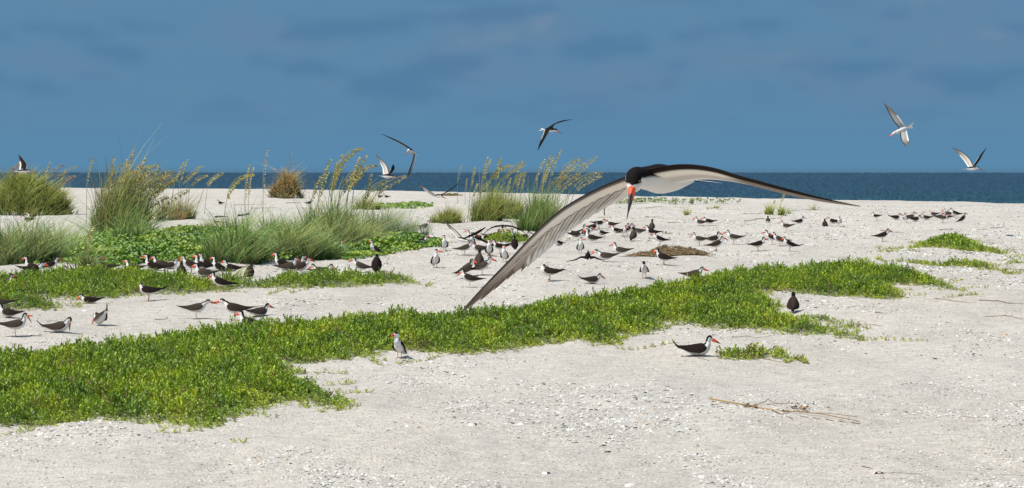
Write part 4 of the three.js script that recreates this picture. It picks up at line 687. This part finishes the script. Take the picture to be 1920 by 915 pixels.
clump('bush', 'bush', 44, 404, 104, 80, 'lime', 6500, 'rounded yellow green bush at the far left edge', { lean: 0.7, wind: 0.1, droop: 0.5, w: 0.009, dryShare: 0.05, dome: 0.66, mix: [['yellow', 1600, 56]], stalks: [[5, 286, 'nod', { head: [0.43, 0.25, 0.09], n: 80 }], [14, 296, 'nod', { head: [0.43, 0.25, 0.09] }], [60, 294, 'nod', { lean: 0.3, head: [0.38, 0.25, 0.09] }], [70, 298, 'nod', { lean: 0.35 }], [84, 300, 'thin'], [96, 318, 'thin', { lean: 0.3 }], [120, 316, 'nod', { lean: 0.3, head: [0.46, 0.29, 0.13], n: 70 }], [78, 340, 'nod', { lean: 0.3 }]] });
clump('grass_clump', 'grass', 26, 494, 96, 116, 'olive', 2200, 'shaggy olive grass clump at the left edge below the bush', { lean: 0.6, wind: 0.3, group: TUFTS, dryShare: 0.12 });
clump('grass_clump', 'grass', 100, 474, 74, 66, 'olive', 600, 'thin olive grass beside the vine bed left of the largest sea oats', { lean: 0.7, wind: 0.3, group: TUFTS, dryShare: 0.12 });
clump('grass_clump', 'grass', 240, 458, 90, 72, 'green', 700, 'grass skirt spreading over the vines in front of the largest sea oats', { lean: 0.8, wind: 0.3, group: TUFTS });
clump('grass_clump', 'grass', 440, 492, 60, 116, 'green', 1500, 'tall green grass clump rising from the vine bed above the clustered birds', { lean: 0.6, wind: 0.3, group: TUFTS, dryShare: 0.1 });
clump('grass_clump', 'grass', 392, 480, 40, 56, 'green', 500, 'grass leaning over the vine leaves left of the tall green clump', { lean: 0.8, wind: 0.35, group: TUFTS });
clump('grass_clump', 'grass', 486, 446, 96, 70, 'olive', 1000, 'broad low olive grass bank behind the tall green clump', { lean: 0.7, wind: 0.35, group: TUFTS, dryShare: 0.2 });
clump('grass_clump', 'grass', 594, 484, 50, 78, 'green', 800, 'green grass clump above the sitting pair on the vine edge', { lean: 0.8, wind: 0.3, group: TUFTS });
clump('grass_clump', 'grass', 648, 470, 60, 96, 'olive', 1100, 'olive grass clump at the foot of the tallest golden plume', { lean: 0.7, wind: 0.3, group: TUFTS, dryShare: 0.3 });
clump('grass_clump', 'grass', 136, 490, 70, 66, 'green', 1000, 'thin arching grass over the left end of the vine bed', { lean: 0.9, wind: 0.35, group: TUFTS, dryShare: 0.12 });
clump('grass_clump', 'grass', 532, 484, 60, 96, 'olive', 1300, 'olive grass clump in the vine bed above the dark trio', { lean: 0.6, wind: 0.3, group: TUFTS, dryShare: 0.12 });
clump('grass_clump', 'grass', 704, 450, 74, 72, 'blue', 2000, 'blue green fine grass clump left of the right vine edge', { lean: 0.5, wind: 0.3, group: TUFTS });
clump('grass_clump', 'grass', 770, 440, 44, 40, 'blue', 500, 'thin blue green grass fading out at the right of the fine clump', { lean: 0.6, wind: 0.3, group: TUFTS, w: 0.004 });
clump('grass_clump', 'grass', 690, 392, 36, 34, 'lime', 500, 'low yellow green grass on the far sand below the flapping skimmer', { lean: 0.5, group: TUFTS });
clump('dry_grass_clump', 'grass', 536, 371, 34, 62, 'dry', 1500, 'brown withered grass clump with thin bare wisps above the sea line', { lean: 0.7, droop: 1.3, wind: 0.12, w: 0.013, dryShare: 0, dome: 0.5, mix: [['olive', 500, 50]], stalks: [[528, 272, 'thin', { n: 6, tone: [0.2, 0.1, 0.06] }], [532, 284, 'thin', { n: 6, tone: [0.2, 0.1, 0.06] }], [538, 290, 'thin', { n: 6, tone: [0.2, 0.1, 0.06] }], [544, 294, 'thin', { n: 6, tone: [0.2, 0.1, 0.06] }], [524, 300, 'thin', { n: 6, tone: [0.2, 0.1, 0.06] }], [550, 300, 'thin', { n: 6, tone: [0.2, 0.1, 0.06] }], [540, 312, 'nod', { n: 110, from: 0.45, head: [0.61, 0.42, 0.14] }], [536, 320, 'nod', { n: 110, from: 0.4, head: [0.61, 0.42, 0.14] }]] });
clump('grass_clump', 'grass', 432, 532, 26, 46, 'olive', 170, 'small wiry grass tuft at the edge of the second mat with birds behind it', { lean: 0.8, wind: 0.25, group: TUFTS, w: 0.008 });
clump('grass_clump', 'grass', 163, 507, 34, 56, 'green', 260, 'grass tuft with one upright pale stem above the left row of birds', { lean: 0.7, wind: 0.2, group: TUFTS, stalks: [[153, 425, 'thin', { n: 14 }], [158, 420, 'thin', { n: 14 }]] });
clump('grass_clump', 'grass', 1455, 403, 22, 30, 'lime', 260, 'small bright green grass tuft on the far sand under the right wing', { lean: 0.4, group: TUFTS, w: 0.009, stalks: [[1463, 362, 'thin', { n: 24 }], [1445, 374, 'thin', { n: 14 }]] });
clump('grass_clump', 'grass', 1482, 401, 5, 24, 'lime', 26, 'thin sprout of grass just right of the bright green tuft', { lean: 0.3, group: TUFTS, w: 0.008 });
clump('grass_clump', 'grass', 1280, 404, 17, 22, 'lime', 60, 'sparse grass sprout on the sand below the inner right wing', { lean: 0.8, group: TUFTS, w: 0.008 });
clump('grass_clump', 'grass', 1339, 391, 12, 18, 'lime', 50, 'sparse grass sprout beside the end of the vine runner', { lean: 0.8, group: TUFTS, w: 0.008 });
clump('grass_clump', 'grass', 1524, 393, 16, 20, 'lime', 24, 'few bent blades on the far sand near the wing tip', { lean: 0.9, group: TUFTS, w: 0.007 });
clump('grass_clump', 'grass', 395, 432, 40, 40, 'olive', 300, 'scattered pale grass on the sand right of the tawny sea oats', { lean: 0.8, wind: 0.3, group: TUFTS, dryShare: 0.5 });
for (const [x, y, top, plume, label, extra] of [
  [416, 432, 306, 'nod', 'lone sea oat stalk with a drooping yellow plume left of the brown clump', { n: 110, from: 0.5, head: [0.52, 0.45, 0.10] }],
  [459, 420, 304, 'thin', 'pair-like narrow pale stalk standing left of the brown clump', { n: 50, from: 0.4, head: [0.52, 0.41, 0.14], lean: 0.01 }],
  [465, 418, 308, 'thin', 'thin stalk right beside the narrow pale one', { n: 40, from: 0.5, head: [0.52, 0.41, 0.14], lean: 0.01 }],
  [493, 430, 276, 'thin', 'very thin tall stem reaching above the sea left of the brown clump', { n: 40, from: 0.45, head: [0.49, 0.39, 0.26], lean: 0.0 }],
  [162, 420, 288, 'thin', 'single pale stem left of the largest sea oats clump', { n: 30, from: 0.6, lean: 0.02 }],
  [858, 382, 306, 'thin', 'thin pale stem standing beside the skimmer in a shallow V', { n: 24, from: 0.6, lean: 0.0 }],
  [872, 384, 332, 'thin', 'short thin stem left of the middle sea oats', { n: 20, from: 0.5, lean: 0.0 }],
  [383, 402, 318, 'nod', 'slanting stalk with a light plume between the two left sea oats and the lone plume', { n: 30, lean: 0.25, head: [0.61, 0.43, 0.23] }]]) {
  const p = ground(x, y), root = base('sea_oat_stalk', p); stalk(root, seeded(x * 7 + y), 0, 0, (y - top) * metre(p), { plume, ...extra }); tag(root, label, 'grass', 'single sea oat stalks');
}

// ---------------------------------------------------------------- shells, wrack, twigs, post
function shellGeometry(seed, flat) {
  const r = seeded(seed), g = new Geo(), K = 7, top = g.v((r() - 0.5) * 0.2, flat, (r() - 0.5) * 0.2, [1, 1, 1]); let prev = -1, first = -1;
  for (let k = 0; k < K; k++) { const a = k / K * 6.283, q = 0.38 + 0.22 * r(); const v = g.v(Math.cos(a) * q * 1.25, -0.03, Math.sin(a) * q * 0.9, [0.92, 0.92, 0.92]); if (k) g.t(top, v, prev); else first = v; prev = v; }
  g.t(top, first, prev); return g.geometry();
}
{
  const geos = [shellGeometry(1, 0.22), shellGeometry(2, 0.34), shellGeometry(3, 0.16), shellGeometry(4, 0.28)], r = seeded(321), pts = [];
  for (let k = 0; pts.length < 170000 && k < 900000; k++) {
    const d = 14 + 76 * r() ** 1.7, x = (r() * 2 - 1) * (0.245 * d + 1.2); if (d > table(CREST, x) - 4) continue;
    const band = 0.8 * fbm2(x * 0.22 + 0.05 * d, d * 0.16 + 40, 3) + 0.5 * fbm2(x * 0.9, d * 0.6 + 9, 3) + 0.12 * sstep(-2, 5, x); const den = 0.22 + 0.78 * sstep(-0.15, 0.6, band);
    if (r() > den) continue; pts.push([x, G(x, d), -d, band]);
  }
  const o = instances('shell_litter', geos, std({ roughness: 0.7 }), pts, ([x, y, z, band]) => {
    const big = r() ** 5, far = Math.min(1.7, Math.max(1, -z / 26)), s = (0.008 + 0.014 * r() ** 2 + 0.036 * big * sstep(-0.2, 0.4, band)) * far, k = r();
    const c = k < 0.70 ? mix3([0.44, 0.42, 0.385], [0.66, 0.64, 0.60], r()) : k < 0.92 ? mix3([0.36, 0.30, 0.25], [0.50, 0.45, 0.37], r()) : k < 0.98 ? mix3([0.10, 0.09, 0.08], [0.26, 0.24, 0.22], r()) : mix3([0.30, 0.18, 0.12], [0.42, 0.30, 0.21], r());
    return { x, y: y + s * 0.02, z, ry: r() * 6.28, rx: (r() - 0.5) * 0.7, rz: (r() - 0.5) * 0.7, s, sy: 0.9 + 0.5 * r(), c };
  }, 'scattered white shell fragments and grit covering the sand', 'shells');
}
{ // single larger shells
  const list = [[1648, 888, 0.075, [0.68, 0.55, 0.44], 'pale rounded shell with a thin root trailing from it on the near right sand'], [884, 797, 0.075, [0.66, 0.62, 0.56], 'large white shell on the near sand below the middle of the long mat'], [1886, 628, 0.055, [0.52, 0.30, 0.17], 'orange brown shell on the right sand'],
    [1625, 663, 0.04, [0.22, 0.09, 0.05], 'dark red brown shell fragment on the sand right of the sprig row'], [1138, 848, 0.05, [0.10, 0.06, 0.04], 'dark flat shell fragment on the near sand'], [160, 583, 0.07, [0.74, 0.72, 0.70], 'white shell on the sand near the crouched bird by the second mat'], [318, 597, 0.07, [0.74, 0.72, 0.70], 'white shell left of the bill-touching pair'], [1180, 911, 0.07, [0.72, 0.69, 0.64], 'white shell at the bottom edge of the sand'], [1317, 895, 0.06, [0.76, 0.74, 0.70], 'bright white shell near the bottom of the sand, right of centre'], [1022, 888, 0.06, [0.70, 0.68, 0.64], 'white shell near the bottom of the sand, centre']];
  for (const [px, py, size, c, label] of list) {
    const p = ground(px, py), o = base('sea_shell', p, rnd() * 6), g = new Geo(), K = 18, J = 5, rows = [];
    for (let j = 0; j <= J; j++) { const row = []; for (let k = 0; k <= K; k++) { const a = lerp(-2.3, 2.3, k / K), q = j / J, rr = size * 0.62 * q * (1 + (q > 0.5 ? 0.05 * Math.cos(k * Math.PI) : 0)), y = size * 0.34 * Math.sqrt(Math.max(0, 1 - q * q)) * (1 - 0.25 * (1 - q)) - 0.003; const sh = 0.85 + 0.15 * Math.cos(k * Math.PI) * q; row.push(g.v(rr * Math.cos(a) - size * 0.15, y + size * 0.05 * q * 0, rr * Math.sin(a), [c[0] * sh, c[1] * sh, c[2] * sh])); } rows.push(row); }
    for (let j = 0; j < J; j++) for (let k = 0; k < K; k++) { g.t(rows[j][k], rows[j][k + 1], rows[j + 1][k + 1]); g.t(rows[j][k], rows[j + 1][k + 1], rows[j + 1][k]); }
    mesh('valve', g, std({ roughness: 0.5 }), o); const u = new Geo(); u.tube([V3(-size * 0.22, size * 0.1, -size * 0.18), V3(-size * 0.27, size * 0.12, 0), V3(-size * 0.22, size * 0.1, size * 0.18)], () => size * 0.07, () => c, 6); mesh('hinge', u, std({ roughness: 0.6 }), o);
    tag(o, label, 'shell');
  }
}
function wrack(px, py, w, h, n, label, c0, c1, seed) {     // a heap of dead grass stems
  const p = ground(px, py), m = metre(p), root = base('wrack_heap', p), r = seeded(seed), g = new Geo(), mound = new Geo(), Rw = w * m, Hh = h * m;
  const Y = (x, z) => Hh * 0.8 * Math.max(0, 1 - (x / Rw) ** 2) * Math.max(0, 1 - (z / (Rw * 0.35)) ** 2) * Math.max(0, 0.7 + 0.55 * n2(x * 2.6 + seed, z * 3) + 0.3 * n2(x * 7, z * 7 + seed));
  const N = 26; const id = []; for (let i = 0; i <= N; i++) { const row = []; for (let j = 0; j <= N; j++) { const x = (i / N * 2 - 1) * Rw, z = (j / N * 2 - 1) * Rw * 0.35; row.push(mound.v(x, G(p.x + x, -(p.z + z)) - p.y - 0.015 + Y(x, z) * 0.85, z, mix3(c0, c1, 0.2 + 0.2 * r()))); } id.push(row); }
  for (let i = 0; i < N; i++) for (let j = 0; j < N; j++) { mound.t(id[i][j], id[i][j + 1], id[i + 1][j + 1]); mound.t(id[i][j], id[i + 1][j + 1], id[i + 1][j]); }
  for (let k = 0; k < n; k++) { const x = (r() + r() - 1) * Rw, z = (r() * 2 - 1) * Rw * 0.33, a = (r() - 0.5) * 1.6, L = 0.12 + 0.45 * r() * r(), y = Y(x, z), pts = []; for (let s = 0; s <= 3; s++) { const t = s / 3 - 0.5, xx = x + Math.cos(a) * L * t, zz = z + Math.sin(a) * L * t; pts.push(V3(xx, G(p.x + xx, -(p.z + zz)) - p.y + Math.max(0.004, lerp(y, Y(xx, zz), 0.7)) + 0.055 * r() * r() + (t > 0 ? 0.03 : -0.02) * r(), zz)); } const c = mix3(c0, c1, r()); g.tube(pts, () => 0.003 + 0.003 * r(), () => c, 4); }
  mesh('mound', mound, dryMat, root); mesh('stems', g, dryMat, root).userData.kind = 'stuff';
  return tag(root, label, 'driftwrack');
}
wrack(1252, 480, 68, 17, 2600, 'heap of brown dead grass on the sand in the middle of the right colony', [0.12, 0.075, 0.035], [0.34, 0.25, 0.14], 11);
wrack(1902, 381, 30, 8, 500, 'straw coloured wrack heap at the far right edge by the sea', [0.22, 0.13, 0.05], [0.48, 0.33, 0.16], 12);
wrack(700, 452, 30, 7, 300, 'small pinkish pile of dead stems in front of the blue green grass', [0.20, 0.13, 0.07], [0.42, 0.32, 0.2], 13);
wrack(742, 385, 22, 4, 200, 'flat yellowish wrack strip on the far sand behind the middle grasses', [0.14, 0.13, 0.03], [0.26, 0.22, 0.06], 14);
wrack(845, 367, 26, 5, 260, 'flat brown wrack strip beside the skimmer in a shallow V', [0.16, 0.12, 0.05], [0.30, 0.22, 0.1], 15);
// x0, y0, x1, y1 in pixels on the sand, thickness in metres
const TWIGS = [
  [1395, 401, 1430, 398, 0.020, 'short dark stick left of the bright green grass tuft'], [1398, 415, 1466, 407, 0.026, 'long dark stick lying just below the bright green grass tuft'], [1484, 396, 1541, 394, 0.02, 'thin dark stick on the far sand below the wing tip'],
  [1218, 390, 1296, 387, 0.02, 'long thin stick on the far sand below the vine runner'], [1120, 408, 1146, 408, 0.02, 'short yellowish stick behind the second crowd'], [1208, 407, 1240, 408, 0.025, 'yellow green stick on the far sand behind the second crowd'], [1252, 418, 1272, 418, 0.018, 'small twig left of the close pair beyond the wrack heap'], [1240, 436, 1262, 440, 0.02, 'bent twig right of the large standing skimmer'],
  [1300, 476, 1345, 484, 0.016, 'thin twig trailing right from the brown wrack heap'], [1312, 474, 1338, 473, 0.012, 'fine twig over the right end of the wrack heap'], [1650, 433, 1695, 438, 0.02, 'long thin stick above the walking dark skimmer'], [1762, 432, 1788, 431, 0.02, 'dark twig below the far flock'], [1834, 431, 1852, 430, 0.02, 'short dark twig on the right sand beyond the humped patch'], [1858, 428, 1884, 426, 0.018, 'slightly curved twig on the far right sand'],
  [1750, 560, 1830, 568, 0.011, 'brown half buried twig right of the tip of the long mat'], [1836, 565, 1918, 571, 0.014, 'long brown twig at the right edge level with the tip of the long mat'], [1848, 594, 1885, 592, 0.009, 'forked thin twig on the right sand, left piece'], [1880, 592, 1918, 599, 0.009, 'thin twig running out of the right edge'], [1600, 607, 1660, 612, 0.007, 'fine dry twig beside the lower right runners of the mat'], [1640, 586, 1660, 588, 0.012, 'short brown twig on sand right of the all-dark bird'],
  [1372, 633, 1446, 630, 0.008, 'thin dry twig above the sparse sprig row'], [1428, 673, 1466, 680, 0.010, 'brown root below the right part of the sprig row'], [1294, 662, 1328, 677, 0.009, 'thin bare runner curving below the nesting skimmer'], [1616, 875, 1636, 879, 0.007, 'short brown twig left of the pale rounded shell'], [1658, 888, 1732, 890, 0.004, 'thin root trailing right from the pale rounded shell'], [1614, 860, 1640, 861, 0.004, 'very fine twig above the short brown one'],
  [290, 600, 314, 599, 0.010, 'thin dark twig left of the white shell by the bill-touching pair'], [478, 576, 494, 574, 0.011, 'small brown twig behind the tail of the bill-touching pair'], [88, 603, 136, 603, 0.006, 'thin straight twig above the head-bowing bird'], [250, 452, 330, 446, 0.012, 'long straight straw lying over the vine bed'],
  [404, 409, 424, 408, 0.06, 'dark weathered log piece on the sand at the left of the vine bed'], [402, 417, 426, 418, 0.05, 'second dark weathered log piece just before the other'], [448, 406, 466, 402, 0.07, 'grey brown driftwood lump behind the tall green grass'], [536, 381, 566, 380, 0.03, 'thin stick on the far sand below the brown clump'], [440, 385, 500, 383, 0.02, 'long thin stick on the far sand behind the lone plume'], [470, 391, 520, 390, 0.02, 'thin grey stick left of the bird below the brown clump'],
];
for (const [x0, y0, x1, y1, th, label] of TWIGS) {
  if (!th) continue;
  const a = ground(x0, y0), b = ground(x1, y1), root = base('twig', a), g = new Geo(), r = seeded(x0 * 3 + y0), pts = [], L = a.distanceTo(b), cr = V3(b.z - a.z, 0, a.x - b.x).normalize(), K = 9;
  for (let k = 0; k <= K; k++) { const t = k / K, p = a.clone().lerp(b, t).addScaledVector(cr, (Math.sin(t * 5 + r() * 2) * 0.02 + (r() - 0.5) * 0.02) * Math.min(1.5, L)); p.y = G(p.x, -p.z) + th * 0.45 + 0.012 * Math.abs(Math.sin(t * 7 + x0)) * Math.min(1, L); pts.push(p.sub(a)); }
  const c = x0 < 600 && th > 0.04 ? [0.07, 0.052, 0.04] : mix3([0.10, 0.065, 0.04], [0.24, 0.16, 0.09], r());
  g.tube(pts, (t) => th * 0.5 * (1 - 0.55 * t), (t) => mix3(c, [c[0] * 1.4, c[1] * 1.4, c[2] * 1.4], t * r()), 6); mesh('stem', g, dryMat, root);
  for (let k = 0; k < 2; k++) { const q = pts[3 + 3 * k], tw = new Geo(); tw.tube([q, q.clone().add(V3((0.06 + 0.05 * r()) * Math.min(2, L), 0.012, (r() - 0.5) * 0.14 * Math.min(2, L)))], (t) => th * 0.22 * (1 - 0.6 * t), () => c, 4); mesh('side_shoot', tw, dryMat, root); }
  tag(root, label, 'twig', 'dry twigs and sticks on the sand');
}
{ // the fallen dry stalk in front
  const a = ground(1334, 754), root = base('dry_stalk', a), r = seeded(9), rel = (px, py, up = 0.006) => { const q = ground(px, py); q.y += up; return q.sub(a); };
  const tube = (name, list, w0, w1, c) => { const g = new Geo(); g.tube(list, (t) => lerp(w0, w1, t), (t) => mix3(c, [c[0] * 0.75, c[1] * 0.7, c[2] * 0.65], t), 6); mesh(name, g, dryMat, root); };
  tube('stem', [rel(1331, 753, 0.03), rel(1360, 757, 0.022), rel(1400, 762, 0.012), rel(1430, 767), rel(1470, 772), rel(1500, 776, 0.02), rel(1545, 783, 0.03), rel(1612, 795, 0.022)], 0.0085, 0.0035, [0.33, 0.22, 0.075]);
  tube('branch', [rel(1408, 763), rel(1430, 759, 0.02), rel(1440, 757, 0.04), rel(1455, 763, 0.03), rel(1480, 762, 0.03), rel(1500, 764, 0.03)], 0.004, 0.003, [0.24, 0.15, 0.07]);
  tube('branch', [rel(1430, 768), rel(1448, 770), rel(1466, 778), rel(1486, 787, 0.01)], 0.006, 0.003, [0.25, 0.16, 0.08]);
  tube('branch', [rel(1510, 778, 0.02), rel(1550, 781, 0.03), rel(1608, 788, 0.03)], 0.004, 0.002, [0.22, 0.13, 0.08]);
  for (let k = 0; k < 5; k++) tube('twig', [rel(1500 + k * 24, 781 + k * 3), rel(1516 + k * 24, 784 + k * 3)], 0.004, 0.002, [0.22, 0.13, 0.07]);
  for (const [x, y, s] of [[1400, 763, 1], [1410, 766, 1.2], [1494, 770, 1.6], [1502, 772, 1.5], [1474, 775, 0.9], [1515, 767, 0.8], [1552, 769, 0.8], [1336, 763, 0.6]]) { const g = new Geo(), p = rel(x, y, 0.012); for (let k = 0; k < 10; k++) { const an = r() * 6.28, el = r() * 0.9, v = 0.6 + 0.6 * r(); leaf(g, p.clone().add(V3((r() - 0.5) * 0.05 * s, 0.01 * r(), (r() - 0.5) * 0.05 * s)), V3(Math.cos(an) * Math.cos(el), Math.sin(el) * 0.6, Math.sin(an) * Math.cos(el)), V3(0, 1, 0), 0.04 * s, 0.008 * s, [0.26 * v, 0.15 * v, 0.075 * v]); } mesh('withered_leaf', g, dryMat, root); }
  tag(root, 'fallen dry brown stalk with withered leaves on the near right sand', 'dry stalk');
}
{ // a leaning stake beside the long bill
  const p = ground(1133, 404), m = metre(p), root = base('wooden_stake', p), g = new Geo(), h = 19 * m; g.tube([V3(0, -0.1, 0), V3(0.004, h * 0.5, 0), V3(-0.004, h, 0)], (t) => 0.024 - 0.003 * t, (t) => mix3([0.16, 0.12, 0.085], [0.24, 0.19, 0.14], t), 8); mesh('shaft', g, dryMat, root);
  const c = new Geo(); c.tube([V3(-0.004, h, 0), V3(-0.003, h + 0.018, 0)], (t) => 0.021 - 0.012 * t, () => [0.26, 0.21, 0.16], 8); mesh('tip', c, dryMat, root); tag(root, 'short wooden stake in the sand between the long wing and the hanging bill', 'stake');
}
scene.traverse((o) => { if (o.isMesh) { o.castShadow = true; o.receiveShadow = true; } });
renderer.render(scene, camera);
